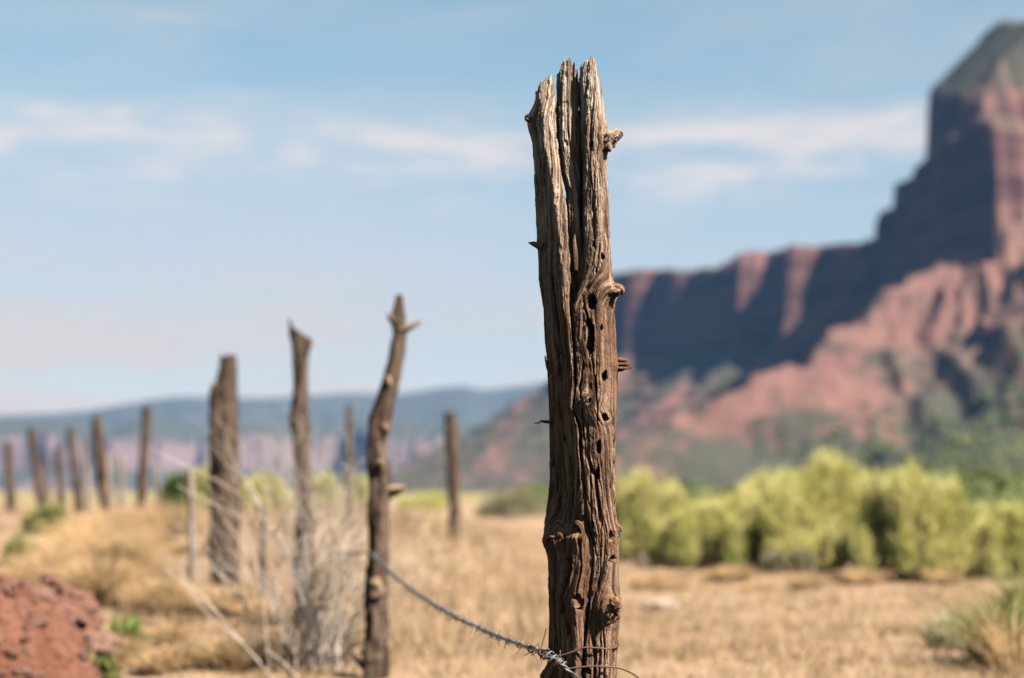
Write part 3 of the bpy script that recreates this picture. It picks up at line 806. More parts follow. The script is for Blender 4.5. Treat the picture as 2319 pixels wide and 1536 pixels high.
# broken collar of a lost limb, low on the left: curled lips of wood
for k, (pts, rr_) in enumerate([([(1238, 1228, 18), (1243, 1219, 27), (1252, 1216, 34), (1258, 1220, 37)], [3, 5, 5, 2.5]),
                                ([(1262, 1222, 40), (1262, 1213, 43), (1267, 1211, 46), (1272, 1220, 48)], [4, 5.5, 5, 3]),
                                ([(1287, 1262, 46), (1288, 1238, 52), (1290, 1219, 56), (1294, 1216, 59), (1298, 1226, 58)], [5, 7, 7, 5, 3]),
                                ([(1318, 1300, 54), (1319, 1230, 57), (1313, 1196, 57), (1306, 1186, 57), (1300, 1190, 53)], [4, 9, 10, 8, 4]),
                                ([(1300, 1388, 58), (1299, 1380, 63), (1304, 1374, 65)], [4, 4.5, 2]),
                                ([(1388, 1200, 22), (1397, 1196, 24), (1402, 1204, 22)], [9, 8, 4])]):
    post_stub(pts, rr_, name='bark_lip', ns=18, nrow=24, seed=20.0 + k, rough=0.25)
# thin splinters
for k, (pts, rr_) in enumerate([([(1218, 440, 0), (1213, 415, 0), (1211, 393, 0)], [5, 4, 1.2]), ([(1244, 842, 0), (1238, 826, 2), (1234, 806, 2)], [4, 3, 1]),
                                ([(1247, 200, 14), (1246, 185, 12), (1247, 172, 10)], [6, 5, 1.5]), ([(1343, 170, 30), (1343, 152, 30), (1344, 139, 28)], [6, 5, 2.5]),
                                ([(1319, 190, 26), (1317, 168, 24), (1316, 150, 22)], [4, 3, 1.2]), ([(1286, 640, 40), (1281, 600, 34), (1280, 560, 32), (1281, 530, 30)], [5, 5, 4, 1.5]),
                                ([(1304, 620, 38), (1302, 585, 36), (1300, 548, 33), (1303, 528, 32)], [4, 6, 5, 2])]):
    post_stub(pts, rr_, name='splinter', ns=12, nrow=18, seed=40.0 + k, rough=0.2)


# ------------------------------------------------------------------ the other posts
GP = 'fence posts along the old fence line'


def make_post(label, D, spine, stubs=(), mat='post', name='fence_post', group=GP, topslant=0.0, cat='fence post', seed=1.0, ns=44, rough=1.0, stubmat='cut'):
    """spine: (x, y, width) in photo pixels from the top down; carried on into the ground"""
    sc = D / F
    sp = list(spine)
    bx = sp[-1]
    b = P(bx[0], bx[1], D)
    gz = float(ground_z(b[0], b[1]))
    ybase = HOR + (HC - gz + 0.12) / D * F
    if bx[1] < ybase:
        sp.append((bx[0] + (bx[0] - sp[-2][0]) * 0.3 * min(1.0, (ybase - bx[1]) / max(1.0, bx[1] - sp[-2][1])), ybase, bx[2]))
    b = P(sp[-1][0], ybase, D)
    b[2] = gz
    root = thing(name, b, label, cat, group)
    a = np.array(sp, float)
    nr = max(40, int((a[-1, 1] - a[0, 1]) / 4))
    yy = np.linspace(a[0, 1], a[-1, 1], nr)
    xx, ww = kv(yy, a[:, [1, 0]], 7), kv(yy, a[:, [1, 2]], 7)
    th = np.arange(ns) / ns * 2 * math.pi
    C, Sn = np.cos(th)[None, :], np.sin(th)[None, :]
    yn = yy[:, None] / max(20.0, ww.mean())
    dsp = 1 + rough * (0.16 * vn(C * 1.3 + seed, Sn * 1.3, yn * 0.9) + 0.07 * vn(C * 2.2 + seed, Sn * 2.2, yn * 3.1) + 0.11 * vn(C * 3.5 + seed, Sn * 3.5, yn * 0.25)
                       - 0.16 * np.clip(1 - np.abs(vn(C * 3 + seed * 2, Sn * 3, yn * 0.12)) / 0.22, 0, 1) - 0.08 * np.clip(1 - np.abs(vn(C * 7 + seed, Sn * 7, yn * 0.2)) / 0.3, 0, 1))
    rr_ = (ww / 2)[:, None] * dsp
    X = xx[:, None] + rr_ * C
    Y = yy[:, None] + np.zeros((1, ns))
    tp = np.clip(1 - (yy - yy[0]) / (3 * ww[0]), 0, 1)[:, None]
    Y = Y + tp * (topslant * C * ww[0] * 0.5 + 0.16 * ww[0] * vn(C * 2 + seed, Sn * 2, 3.0) + 0.10 * ww[0] * vn(C * 6 + seed, Sn * 6, 3.0))
    V = P(X, Y, D)
    V[..., 1] = D - rr_ * Sn * sc
    Gr = np.repeat((th * ww.mean() * 0.8)[None, :], nr, 0) * 0.5 + seed * 30
    off = nr * ns
    c = np.arange(ns)
    mid = P(xx[0], Y[0].mean() + 0.12 * ww[0], D)
    ring = mid + (V[0] - mid) * 0.55 + np.array([0, 0, -0.004])
    v = np.vstack([V.reshape(-1, 3), ring, mid[None]]) - b
    q = np.vstack([grid_faces(nr, ns, True), np.stack([c, (c + 1) % ns, off + (c + 1) % ns, off + c], -1)])
    t = np.stack([off + c, off + (c + 1) % ns, np.full(ns, off + ns)], -1)
    gr = np.concatenate([Gr.ravel(), np.arange(ns) * 2.0, [0]])
    obj('post_body', mesh('post_body', v, [q, t], M[mat], True, {'grain': gr}), root)
    for k, (pts, radii) in enumerate(stubs):
        def mp(p):
            w_ = P(p[:, 0], p[:, 1], D)
            w_[:, 1] = D - p[:, 2] * sc
            return w_
        o = stub_geo(pts, [r * sc for r in radii], ns=16, nrow=16, seed=seed + k * 3.1, mapf=mp).build('branch_stub', M[stubmat], root, attr='grain', origin=b)
        o.location = (0, 0, 0)
    return root


make_post('crooked thin post with branch stubs, forked at its top, holding the barbed wire', 6.5,
          [(905, 668, 14), (904, 690, 20), (902, 715, 32), (905, 760, 30), (898, 810, 34), (886, 860, 40), (872, 905, 46), (858, 960, 46), (851, 1005, 42), (856, 1040, 50), (859, 1100, 50), (857, 1180, 46), (856, 1250, 46), (852, 1320, 56), (852, 1420, 56), (850, 1540, 62)],
          [([(898, 735, 4), (888, 722, 6), (880, 714, 6)], [9, 8, 5]), ([(908, 748, 4), (926, 742, 6), (940, 735, 6), (952, 731, 6)], [10, 8, 5.5, 3.5]), ([(858, 1034, 4), (846, 1028, 8), (835, 1024, 10)], [11, 10, 8]),
           ([(862, 1066, 14), (864, 1052, 24), (866, 1046, 30)], [14, 13, 9]), ([(868, 1122, 4), (888, 1112, 8), (906, 1108, 8), (917, 1104, 8)], [16, 13, 10, 6]), ([(852, 1345, 20), (852, 1322, 30), (848, 1312, 34)], [18, 17, 10]),
           ([(838, 1500, 4), (822, 1490, 8), (808, 1482, 8), (800, 1480, 8)], [20, 17, 13, 8]), ([(878, 855, 14), (884, 872, 22)], [8, 6]), ([(872, 962, 16), (877, 976, 22)], [10, 7])], seed=3.0)
make_post('thin dark post with a slanted pointed top behind bare pale twigs', 7.8,
          [(678, 752, 40), (680, 790, 38), (682, 850, 33), (681, 900, 36), (678, 935, 42), (681, 975, 46), (684, 1040, 40), (686, 1110, 37), (688, 1200, 40), (689, 1320, 44), (690, 1480, 46)],
          [([(676, 952, 6), (664, 942, 6), (655, 938, 6)], [10, 9, 6]), ([(692, 800, 2), (698, 780, 4), (699, 768, 4)], [10, 9, 6]), ([(664, 765, 0), (659, 742, 0), (655, 722, 0)], [9, 5, 1.5])], topslant=0.55, seed=5.0, stubmat='post')
make_post('thick dark post with a notched left shoulder, the widest behind', 9.5,
          [(516, 808, 36), (515, 840, 42), (513, 868, 46), (508, 884, 58), (509, 950, 64), (510, 1010, 68), (508, 1100, 66), (507, 1250, 66), (507, 1340, 60)],
          [([(498, 905, 6), (490, 888, 8), (488, 874, 8)], [14, 12, 8])], seed=8.0, stubmat='post')
make_post('lone short post standing in the field between the pale shrubs and the tall post', 15.5,
          [(1019, 934, 28), (1021, 980, 31), (1025, 1060, 30), (1028, 1130, 27), (1030, 1196, 26)], seed=11.0)
make_post('thin grey post rising beyond the bare shrub', 15.0, [(791, 918, 14), (791, 1000, 17), (789, 1100, 18), (788, 1180, 18)], seed=12.0)
make_post('dark post leaning left, nearest of the row on the far left', 15.2, [(331, 922, 20), (330, 980, 20), (325, 1050, 23), (319, 1140, 24)], seed=13.0)
make_post('dark post leaning right with a pale stake close behind it', 17.0, [(218, 944, 20), (222, 1000, 23), (230, 1080, 25), (238, 1150, 25)], seed=14.0)
make_post('slim grey post with a paler thin stake on its right', 20.0, [(158, 968, 15), (163, 1020, 17), (172, 1080, 19), (178, 1130, 19)], seed=15.0)
make_post('brown post leaning right above the small bush on the far left', 20.5, [(72, 971, 18), (76, 1020, 19), (84, 1080, 19), (92, 1135, 19)], seed=16.0)
make_post('leftmost post, knobbly and grey, cut close to the left edge', 25.0, [(18, 1004, 16), (20, 1050, 18), (22, 1100, 20), (25, 1140, 20)], seed=17.0)
make_post('short brown post seen small between two slimmer posts', 28.0, [(133, 1014, 15), (135, 1060, 16), (138, 1110, 17)], seed=18.0)
make_post('smallest post of the far row', 35.0, [(105, 1036, 9), (106, 1070, 9), (108, 1110, 10)], seed=19.0)
GS = 'pale stakes between the posts'
make_post('thin pale stake right beside the slim grey post', 22.0, [(188, 990, 10), (194, 1050, 12), (200, 1130, 13)], mat='silver', name='fence_stake', cat='fence stake', group=GS, seed=21.0)
make_post('pale stake just right of the dark post leaning right', 18.0, [(240, 1022, 12), (244, 1080, 13), (247, 1150, 14)], mat='silver', name='fence_stake', cat='fence stake', group=GS, seed=22.0)
make_post('pale grey stake halfway between two dark far posts', 26.0, [(272, 1026, 13), (274, 1070, 14), (275, 1130, 14)], mat='silver', name='fence_stake', cat='fence stake', group=GS, seed=23.0)
make_post('slender pale stake right of the post leaning left', 14.0, [(352, 1050, 8), (356, 1100, 9), (360, 1160, 10)], mat='silver', name='fence_stake', cat='fence stake', group=GS, seed=24.0)
make_post('pale grey stake standing in front of the dark green bush', 10.5, [(430, 1062, 16), (432, 1120, 18), (434, 1180, 18), (436, 1240, 18)], mat='silver', name='fence_stake', cat='fence stake', group=GS, seed=25.0)
make_post('short dark stake between the thick post and the slanted post', 9.0, [(596, 1172, 13), (594, 1240, 14), (592, 1320, 15), (590, 1390, 15)], name='fence_stake', cat='fence stake', group=GS, seed=26.0)

# ------------------------------------------------------------------ barbed wire
def q_at(p):
    return p


w1 = [P(1395, 1600, 2.60), P(1312, 1538, 2.905), P(1276, 1508, 2.925), P(1243, 1484, 2.945)]
p_a, p_b = P(1243, 1484, 2.945), P(838, 1250, 6.44)
span = []
for t_ in np.linspace(0.02, 1, 60):
    p = p_a + (p_b - p_a) * t_
    span.append(p)
span = np.array(span)
# sag so that the strand passes through the photographed line
tt_ = np.linspace(0.02, 1, 60)
span[:, 2] -= 0.075 * 4 * tt_ * (1 - tt_) * 0.55
path = np.vstack([spline(w1, 30), span, spline([p_b, P(790, 1253, 6.9), P(735, 1253, 7.4), P(680, 1255, 7.76)], 24)[1:]])
seg = np.linalg.norm(np.diff(path, axis=0), axis=1)
cl_ = np.concatenate([[0], np.cumsum(seg)])
N = int(cl_[-1] / 0.006)
ls = np.linspace(0, cl_[-1], N)
pp = np.stack([np.interp(ls, cl_, path[:, k]) for k in range(3)], -1)
for _ in range(6):
    pp[1:-1] = 0.25 * pp[:-2] + 0.5 * pp[1:-1] + 0.25 * pp[2:]
tg = np.gradient(pp, axis=0)
tg /= np.linalg.norm(tg, axis=1)[:, None]
u1 = np.cross(tg, [0, 0, 1.0])
u1 /= np.linalg.norm(u1, axis=1)[:, None]
u2 = np.cross(u1, tg)
wire = thing('barbed_wire', p_a, 'grey twisted barbed wire strung from the tall post back to the crooked post', 'barbed wire')
ph = ls / 0.046 * 2 * math.pi
RW = 0.0020
for s_ in (0, math.pi):
    hel = pp + RW * 0.95 * (np.cos(ph + s_)[:, None] * u1 + np.sin(ph + s_)[:, None] * u2) + 0.0012 * np.stack([vn(ls * 14, 1), vn(ls * 14, 2), vn(ls * 14, 3)], -1)
    Geo().tube(hel - p_a, RW, 7).build('wire_strand', M['wire'], wire)
start = float(cl_[29])
for k in range(34):
    l_ = start - 0.03 + 0.105 * k + 0.018 * math.sin(k * 5.3)
    if l_ > cl_[-1] - 0.4:
        break
    i = int(np.searchsorted(ls, l_))
    g = Geo()
    a0 = k * 1.9
    for h_ in (0, 1):
        # one barb wire wraps the strand, both its ends stick out
        tw = np.linspace(-1.1, 1.1, 26)
        an = a0 + h_ * 1.5 + tw * 2 * math.pi * 1.05
        core = pp[i][None] + np.outer(tw * 0.0042 + h_ * 0.004, tg[i]) + 0.0058 * (np.cos(an)[:, None] * u1[i] + np.sin(an)[:, None] * u2[i])
        e0 = core[0] + (core[0] - pp[i]) * 1.2 + 0.010 * (np.cos(an[0] - 1.2) * u1[i] + np.sin(an[0] - 1.2) * u2[i])
        e1 = core[-1] + (core[-1] - pp[i]) * 1.2 + 0.010 * (np.cos(an[-1] + 1.2) * u1[i] + np.sin(an[-1] + 1.2) * u2[i])
        pts = np.vstack([e0[None], core, e1[None]])
        rr_ = np.full(len(pts), 0.00115)
        rr_[0] = rr_[-1] = 0.0004
        g.tube(pts - p_a, rr_, 5)
    g.build('barb', M['wire'], wire)

# rusty tie wires on the post
def tie(name, pts, r, label, n=90):
    p = spline(pts, n)
    w_ = W3(p[:, 0], p[:, 1], p[:, 2])
    o_ = w_[0].copy()
    o = Geo().tube(w_, r, 7).build(name, M['rust'], attr='tint', origin=o_)
    return tag(o, label, 'tie wire', 'rusty wires tied round the tall post')


tie('tie_wire', [(1228, 1487, 64), (1252, 1481, 70), (1280, 1474, 78), (1306, 1464, 82), (1322, 1459, 84), (1350, 1460, 84), (1375, 1463, 70), (1394, 1462, 36), (1401, 1460, 4), (1392, 1459, -40), (1350, 1458, -72), (1290, 1464, -68), (1236, 1478, -38), (1226, 1486, 4), (1232, 1489, 40)], 0.0016,
    'upper rusty tie wire, wrapped tight round the tall post')
tie('tie_wire', [(1250, 1486, 76), (1262, 1496, 86), (1276, 1506, 88), (1300, 1503, 90), (1330, 1500, 92), (1362, 1500, 92), (1392, 1504, 82), (1415, 1512, 70), (1438, 1526, 60), (1470, 1556, 50), (1500, 1600, 40)], 0.0016,
    'lower rusty tie wire, crossing the tall post and curving off to the right')
tie('tie_wire', [(1236, 1418, 60), (1231, 1438, 62), (1224, 1462, 66), (1221, 1472, 72), (1232, 1478, 80), (1246, 1476, 84), (1252, 1486, 82), (1243, 1493, 76), (1238, 1486, 72)], 0.0011, 'short rusty wire end standing up left of the tall post')
g = Geo()
for k in range(4):
    c_ = P(1240 + k * 11, 1482 + k * 8, 2.94)
    a_ = np.linspace(0, 2 * math.pi * 1.3, 26)
    d_ = np.array([0.75, -0.35, -0.55])
    e1, e2 = np.array([0.55, 0.1, 0.83]), np.array([0.3, 0.95, 0.1])
    g.tube(c_ + np.outer(np.cos(a_) * 0.0075, e1) + np.outer(np.sin(a_) * 0.0075, e2) + np.outer((a_ - 4) * 0.0011, d_), 0.0017, 7)
o_ = P(1240, 1482, 2.94)
tag(g.build('wire_coil', M['wire'], attr='tint', origin=o_), 'grey wire wound round the barbed wire where it meets the tall post', 'wire coil')


# ------------------------------------------------------------------ shrubs
def foliage(lumps, n, ll, lw, upk=1.0, shell=0.55, seed=0, jit=0.35, under=-0.35):
    """slender leaves and shoots in the outer part of several lumps; returns Geo"""
    r = np.random.default_rng(seed)
    vol = np.array([l[3] * l[4] for l in lumps])
    k = r.choice(len(lumps), n, p=vol / vol.sum())
    L = np.array(lumps)[k]
    d = r.normal(size=(n, 3))
    d /= np.linalg.norm(d, axis=1)[:, None]
    d[:, 2] = np.where(d[:, 2] < under, -d[:, 2], d[:, 2])
    rad = shell + (1 - shell) * r.random(n) ** 0.6
    # uneven clumps and gaps
    cl = vn(d[:, 0] * 3.2 + k * 7.1, d[:, 1] * 3.2, d[:, 2] * 3.2 + seed)
    rad = rad * (0.86 + 0.26 * cl)
    c = L[:, :3] + d * rad[:, None] * L[:, [3, 3, 4]]
    keep = (cl > -0.62) | (r.random(n) < 0.25)
    c, d, cl = c[keep], d[keep], cl[keep]
    n = len(c)
    c[:, 2] = np.maximum(c[:, 2], 0.01)
    di = d * [1, 1, 0.7] + [0, 0, upk] + r.normal(size=(n, 3)) * jit
    di /= np.linalg.norm(di, axis=1)[:, None]
    sd = np.cross(di, r.normal(size=(n, 3)))
    sd /= np.linalg.norm(sd, axis=1)[:, None] + 1e-9
    l = ll * (0.6 + 0.8 * r.random(n))[:, None]
    w_ = lw * (0.7 + 0.6 * r.random(n))[:, None]
    v = np.stack([c - di * l * 0.5, c + sd * w_ * 0.5, c + di * l * 0.5, c - sd * w_ * 0.5], 1)
    q = np.arange(4 * n).reshape(n, 4)
    return Geo().add(v, q, None, np.repeat(r.random(n), 4))


def bush(label, px, D, halfw, h, mat='rabbit', name='shrub', n=9000, ll=0.13, lw=0.011, nl=13, seed=0, group=None, upk=1.3, py=None, depth=0.8, cat='shrub', stem=True, flat=0.45, shell=0.3, skirt=True):
    b = P(px, 1200, D)
    b[2] = float(ground_z(b[0], b[1])) - 0.02
    root = thing(name, b, label, cat, group)
    r = random.Random(seed)
    hw = halfw / F * D
    lumps = []
    for k in range(nl):
        a = r.random() * 6.283
        rr_ = math.sqrt(r.random()) * 0.72
        hh = h * (1 - flat * rr_ ** 2) * r.uniform(0.72, 1.0)
        lr = hw * r.uniform(0.20, 0.40)
        lz = max(0.12, min(hh * 0.46, hh * r.uniform(0.34, 0.46)))
        lumps.append((math.cos(a) * rr_ * hw, math.sin(a) * rr_ * hw * depth, hh - lz, lr, lz))
        lumps.append((math.cos(a) * (rr_ + 0.12) * hw, math.sin(a) * (rr_ + 0.12) * hw * depth, max(lz * 0.5, (hh - lz) * 0.42), lr * 0.95, lz * 0.85))
        if k % 2 == 0 and skirt:
            a2 = a + r.uniform(1.0, 2.5)
            lumps.append((math.cos(a2) * 0.85 * hw, math.sin(a2) * 0.85 * hw * depth, h * 0.16, lr * 0.7, h * 0.24))
    fg = foliage(lumps, n, ll, lw, upk, shell, seed)
    if n > 8000:
        sh = foliage(lumps, n // 14, ll * 1.9, lw * 0.9, upk * 1.3, 0.8, seed + 50)
        fg.add(sh.v[0], sh.q[0], None, sh.a[0])
    fg.build('foliage', M[mat], root)
    if stem:
        for k in range(0, min(len(lumps), 10)):
            l = lumps[k]
            p = spline([(r.uniform(-.06, .06), r.uniform(-.06, .06), -0.03), (l[0] * 0.35, l[1] * 0.35, l[2] * 0.45), (l[0], l[1], l[2] + l[4] * 0.5)], 9)
            Geo().tube(p, np.linspace(0.014, 0.004, 9), 6, 0.2, k).build('stem', M['twig'], root)
    return root


GB = 'yellow green bushes behind the tall post'
bush('yellow green bush just right of the tall post', 1470, 17.0, 130, 1.12, n=22000, seed=1, group=GB)
bush('low yellow green bush between the leftmost bush and the big dark hollowed one', 1650, 15.8, 140, 0.82, n=20000, seed=2, group=GB)
bush('tallest yellow green bush, standing behind the others', 1840, 17.0, 190, 1.30, n=26000, seed=3, group=GB)
bush('wide yellow green bush on the right with a dark hollow beneath', 2040, 13.6, 180, 1.08, n=28000, seed=4, group=GB, nl=12)
bush('yellow green bush at the right edge of the group, lower and greener', 2290, 13.6, 120, 0.66, n=16000, seed=5, group=GB)
bush('grey leafless brush under the tallest bush', 1800, 14.6, 70, 0.30, 'greyg', n=3000, seed=6, nl=5)
bush('small green sprout in front of the low yellow green bush', 1655, 13.8, 34, 0.26, 'weed', n=1500, seed=7, nl=4, stem=False, ll=0.07)
bush('dark green bush behind a pale stake', 402, 22.0, 52, 0.62, 'green', n=6000, seed=9, group=None)
bush('yellow green bush touching the left side of the thick dark post', 462, 21.0, 44, 0.72, n=5000, seed=10)
bush('low rounded yellow green bush filling the gap beside the leftmost bush', 1560, 15.6, 90, 0.62, n=12000, seed=23, group=GB)
bush('shaggy yellow green bush filling the gap before the tallest bush', 1745, 15.2, 110, 0.86, n=16000, seed=21, group=GB)
bush('yellow green bush peeping out between the wide bush and the right edge', 2180, 15.4, 110, 0.74, n=12000, seed=22, group=GB)
GM = 'pale green bushes behind the bare shrub'
bush('pale green bush between the thick post and the slanted post', 595, 24.0, 72, 0.66, n=6500, seed=11, group=GM)
bush('pale green bush just right of the slanted post', 735, 25.0, 70, 0.70, n=6500, seed=12, group=GM)
bush('pale green bush left of the crooked post', 815, 27.0, 50, 0.66, n=4500, seed=13, group=GM)
bush('low pale bush far off between the crooked post and the lone post', 955, 38.0, 70, 0.55, n=5000, seed=14)
bush('olive bush at the foot of the far posts on the left', 110, 13.5, 56, 0.30, 'olive', n=4200, seed=15)
bush('small olive bush at the left edge below the far posts', 45, 11.5, 42, 0.24, 'olive', n=3000, seed=16)
bush('grey green bush far off to the left of the tall post', 1165, 34.0, 90, 0.72, 'greyg', n=6000, seed=17)
bush('fresh green weed on the edge of the red dirt mound', 290, 7.4, 52, 0.20, 'weed', n=1300, seed=19, nl=5, ll=0.07, lw=0.012, stem=False, shell=0.2, cat='weed', name='weed')
bush('low green weed leaning against the right side of the red dirt mound', 262, 6.9, 45, 0.15, 'weed', n=900, seed=29, nl=5, ll=0.06, lw=0.009, stem=False, shell=0.2, cat='weed', name='weed')
bush('dull green weed at the bottom edge below the red dirt mound', 215, 6.5, 70, 0.16, 'olive', n=900, seed=20, nl=6, ll=0.07, lw=0.009, stem=False, shell=0.2, cat='weed', name='weed')

# far scrub on the plain and the foot of the mesa
r = np.random.default_rng(33)
n = 2600
px = np.concatenate([r.uniform(1150, 2450, n // 3), r.uniform(1750, 2500, n - n // 3)])
D = np.exp(r.uniform(math.log(60), math.log(1150), n))
D = np.where((r.random(n) < 0.5) & (px > 1850), r.uniform(650, 1150, n), D)
sx = (px - CX) / F * D
gz = np.maximum(ground_z(sx, D), 0 * D - 5)
mzz = mesa_z(sx, D)[0] - 3.0
rise = 0.018 * np.clip(D - 60, 0, 700) * sst(1750, 2150, px)
on = np.maximum(ground_z(sx, D), np.where(D > 640, mzz, -9))
g = Geo()
size = np.clip(D * 0.0075, 0.5, 3.0) * r.uniform(0.6, 1.5, n) * np.where((px > 1880) & (D < 300), 1.9, 1.0)
for i in range(n):
    k = 46
    d = r.normal(size=(k, 3))
    d /= np.linalg.norm(d, axis=1)[:, None]
    d[:, 2] = np.abs(d[:, 2])
    s_ = size[i]
    c = np.array([sx[i], D[i], on[i] - 0.1]) + d * s_ * [1.0, 1.0, 0.85] * r.uniform(0.55, 1.0, (k, 1))
    a = np.cross(d, r.normal(size=(k, 3)))
    a /= np.linalg.norm(a, axis=1)[:, None]
    b = np.cross(d, a) + 0.5 * d
    e = s_ * 0.30
    v = np.stack([c - a * e, c - b * e, c + a * e, c + b * e], 1)
    g.add(v, np.arange(4 * k).reshape(k, 4), None, np.repeat(np.full(k, r.random()) * 0.6 + 0.3 * r.random(k), 4))
tag(g.build('scrub', M['scrub']), 'dark green scrub covering the plain below the mesa', 'scrub', kind='stuff')


# ------------------------------------------------------------------ bare shrub with pale twigs
def bare_shrub():
    r = random.Random(5)
    D = 6.9
    b = P(700, 1640, D)
    b[2] = float(ground_z(b[0], b[1]))
    root = thing('bare_shrub', b, 'leafless shrub of pale grey twigs in front of the slanted post', 'shrub')
    def px3(x, y, dd):
        return P(x, y, D + dd)
    def grow(g, x, y, dd, ang, ln, rad, depth):
        n = 7
        pts, ra = [], []
        a = ang
        for k in range(n):
            pts.append(px3(x, y, dd))
            ra.append(rad * (1 - 0.62 * k / (n - 1)))
            if k < n - 1:
                a += r.gauss(0, 0.10)
                x += math.sin(a) * ln / (n - 1)
                y -= math.cos(a) * ln / (n - 1)
                dd += r.gauss(0, 0.025)
            if depth > 0 and k >= 2 and r.random() < 0.62:
                grow(g, x, y, dd, a + r.choice((-1, 1)) * r.uniform(0.25, 0.65), ln * r.uniform(0.35, 0.6), ra[-1] * 0.72, depth - 1)
        g.tube(np.array(pts) - b, ra, 5)
    for k in range(64):
        g = Geo()
        x0 = 705 + r.gauss(0, 38)
        an = r.gauss(0.03, 0.11) + (x0 - 700) * 0.002
        grow(g, x0, 1630, r.gauss(0, 0.18), an, r.uniform(220, 450), 0.0046, 3)
        g.build('branch', M['twig'], root)
    # long arching shoots to the left
    for pts, rd in ([([(720, 1560), (700, 1440), (676, 1330), (640, 1240), (585, 1165), (520, 1105), (430, 1060), (340, 1015)], 0.0040),
                     ([(700, 1420), (660, 1290), (600, 1215), (530, 1165), (470, 1135), (400, 1100)], 0.0045),
                     ([(668, 1300), (610, 1180), (560, 1110), (520, 1020), (492, 930)], 0.0045), ([(610, 1180), (560, 1090), (520, 1060), (480, 1010)], 0.0035),
                     ([(690, 1580), (650, 1510), (640, 1440), (630, 1390), (598, 1340), (570, 1310)], 0.0055),
                     ([(650, 1262), (700, 1250), (760, 1256), (830, 1246)], 0.003), ([(724, 1500), (770, 1380), (800, 1250), (818, 1120)], 0.0045), ([(720, 1400), (750, 1270), (775, 1150), (790, 1060)], 0.004)]):
        p = spline([(a, c, 0) for a, c in pts], 30)
        dd = 0.12 * np.sin(np.linspace(0, 3, 30)) - 0.05
        Geo().tube(px3(p[:, 0], p[:, 1], dd) - b, np.linspace(rd, rd * 0.4, 30), 6).build('branch', M['twig'], root)


bare_shrub()
D = 6.2
b = P(640, 1600, D)
b[2] = float(ground_z(b[0], b[1]))
root = thing('dead_branch', b, 'long bare branch slanting up to the left out of the dry grass', 'branch')
for pts, rd in ([(680, 1640), (620, 1545), (560, 1470), (500, 1400), (440, 1345), (400, 1312), (368, 1285)], 0.0030), ([(590, 1500), (530, 1440), (470, 1392), (430, 1340), (405, 1302)], 0.003), ([(500, 1400), (460, 1350), (430, 1325), (410, 1290)], 0.003), ([(760, 1620), (700, 1560), (640, 1500), (600, 1470)], 0.004):
    p = spline([(a, c, 0) for a, c in pts], 24)
    Geo().tube(P(p[:, 0], p[:, 1], D) - b, np.linspace(rd, rd * 0.45, 24), 6).build('twig', M['twig'], root)

# ------------------------------------------------------------------ red dirt mound with loose rocks
MC = P(-40, 1400, 6.6)
nn = 260
uu = np.linspace(-1, 1, nn)
UX, UY = np.meshgrid(uu * 1.25, uu * 1.5, indexing='xy')


def mound_h(x, y):
    dx, dy = (x - MC[0]) / 0.47, (y - MC[1]) / 0.75
    ww = 0.25 * fbm(x * 2.2, y * 2.2, 4.0, 3)
    rr_ = np.hypot(dx, dy) + ww
    return 0.31 * sst(1.22, 0.50, rr_) + 0.085 * fbm(x * 8, y * 8, 5.0, 4, 0.65) * sst(1.35, 0.9, rr_) + 0.030 * fbm(x * 24, y * 24, 6.0, 3, 0.65) * sst(1.35, 0.9, rr_) - 0.06 * sst(0.95, 1.3, rr_)


xx, yy = MC[0] + UX, MC[1] + UY
zz = ground_z(xx, yy) + mound_h(xx, yy)
o = obj('dirt_mound', mesh('dirt_mound', np.stack([xx, yy, zz], -1), [grid_faces(nn, nn)], M['red']))
tag(o, 'heap of red earth in the lower left corner', kind='structure')


def rock_mesh(seed):
    import bmesh
    bm = bmesh.new()
    bmesh.ops.create_icosphere(bm, subdivisions=3, radius=1.0)
    for v in bm.verts:
        c = v.co
        k = 1 + 0.45 * float(fbm(c.x * 0.9 + seed * 3, c.y * 0.9, c.z * 0.9, 3)) + 0.12 * float(vn(c.x * 4 + seed, c.y * 4, c.z * 4))
        v.co = Vector((c.x * k, c.y * k * 0.85, c.z * k * 0.62))
    me = bpy.data.meshes.new('rock')
    bm.to_mesh(me)
    bm.free()
    me.materials.append(M['stone'])
    return me


protos = [rock_mesh(k) for k in range(5)]
m, t = material('pale_stone')
o = t.n('ShaderNodeTexCoord').outputs['Object']
finish(t, t.mix(t.noise(o, 5.0, 4.0), rgb(0.30, 0.225, 0.19), rgb(0.22, 0.15, 0.12)), 0.9, t.noise(o, 25.0, 4.0), 0.5, 0.01)
pale_rock = rock_mesh(9)
pale_rock.materials[0] = m
r = random.Random(12)
for k in range(110):
    for _ in range(60):
        x, y = MC[0] + r.uniform(-0.15, 0.62), MC[1] + r.uniform(-0.85, 0.85)
        if float(mound_h(np.array(x), np.array(y))) > 0.02:
            break
    s_ = r.choice((0.018, 0.022, 0.027, 0.032, 0.04, 0.06)) * r.uniform(0.8, 1.2)
    o = obj('rock', protos[k % 5], None, (x, y, float(ground_z(np.array(x), np.array(y)) + mound_h(np.array(x), np.array(y))) + s_ * 0.15))
    o.scale = (s_, s_, s_)
    o.rotation_euler = (r.uniform(-.4, .4), r.uniform(-.4, .4), r.uniform(0, 6.28))
    tag(o, 'loose reddish rock lying on the red dirt heap', 'rock', 'loose rocks on the dirt heap')
o = obj('rock', pale_rock, None, tuple(P(1490, 1372, 10.5)))
o.location.z = float(ground_z(np.array(o.location.x), np.array(o.location.y))) + 0.03
o.scale = (0.12, 0.16, 0.06)
tag(o, 'pale flat rock lying in the field right of the tall post', 'rock')


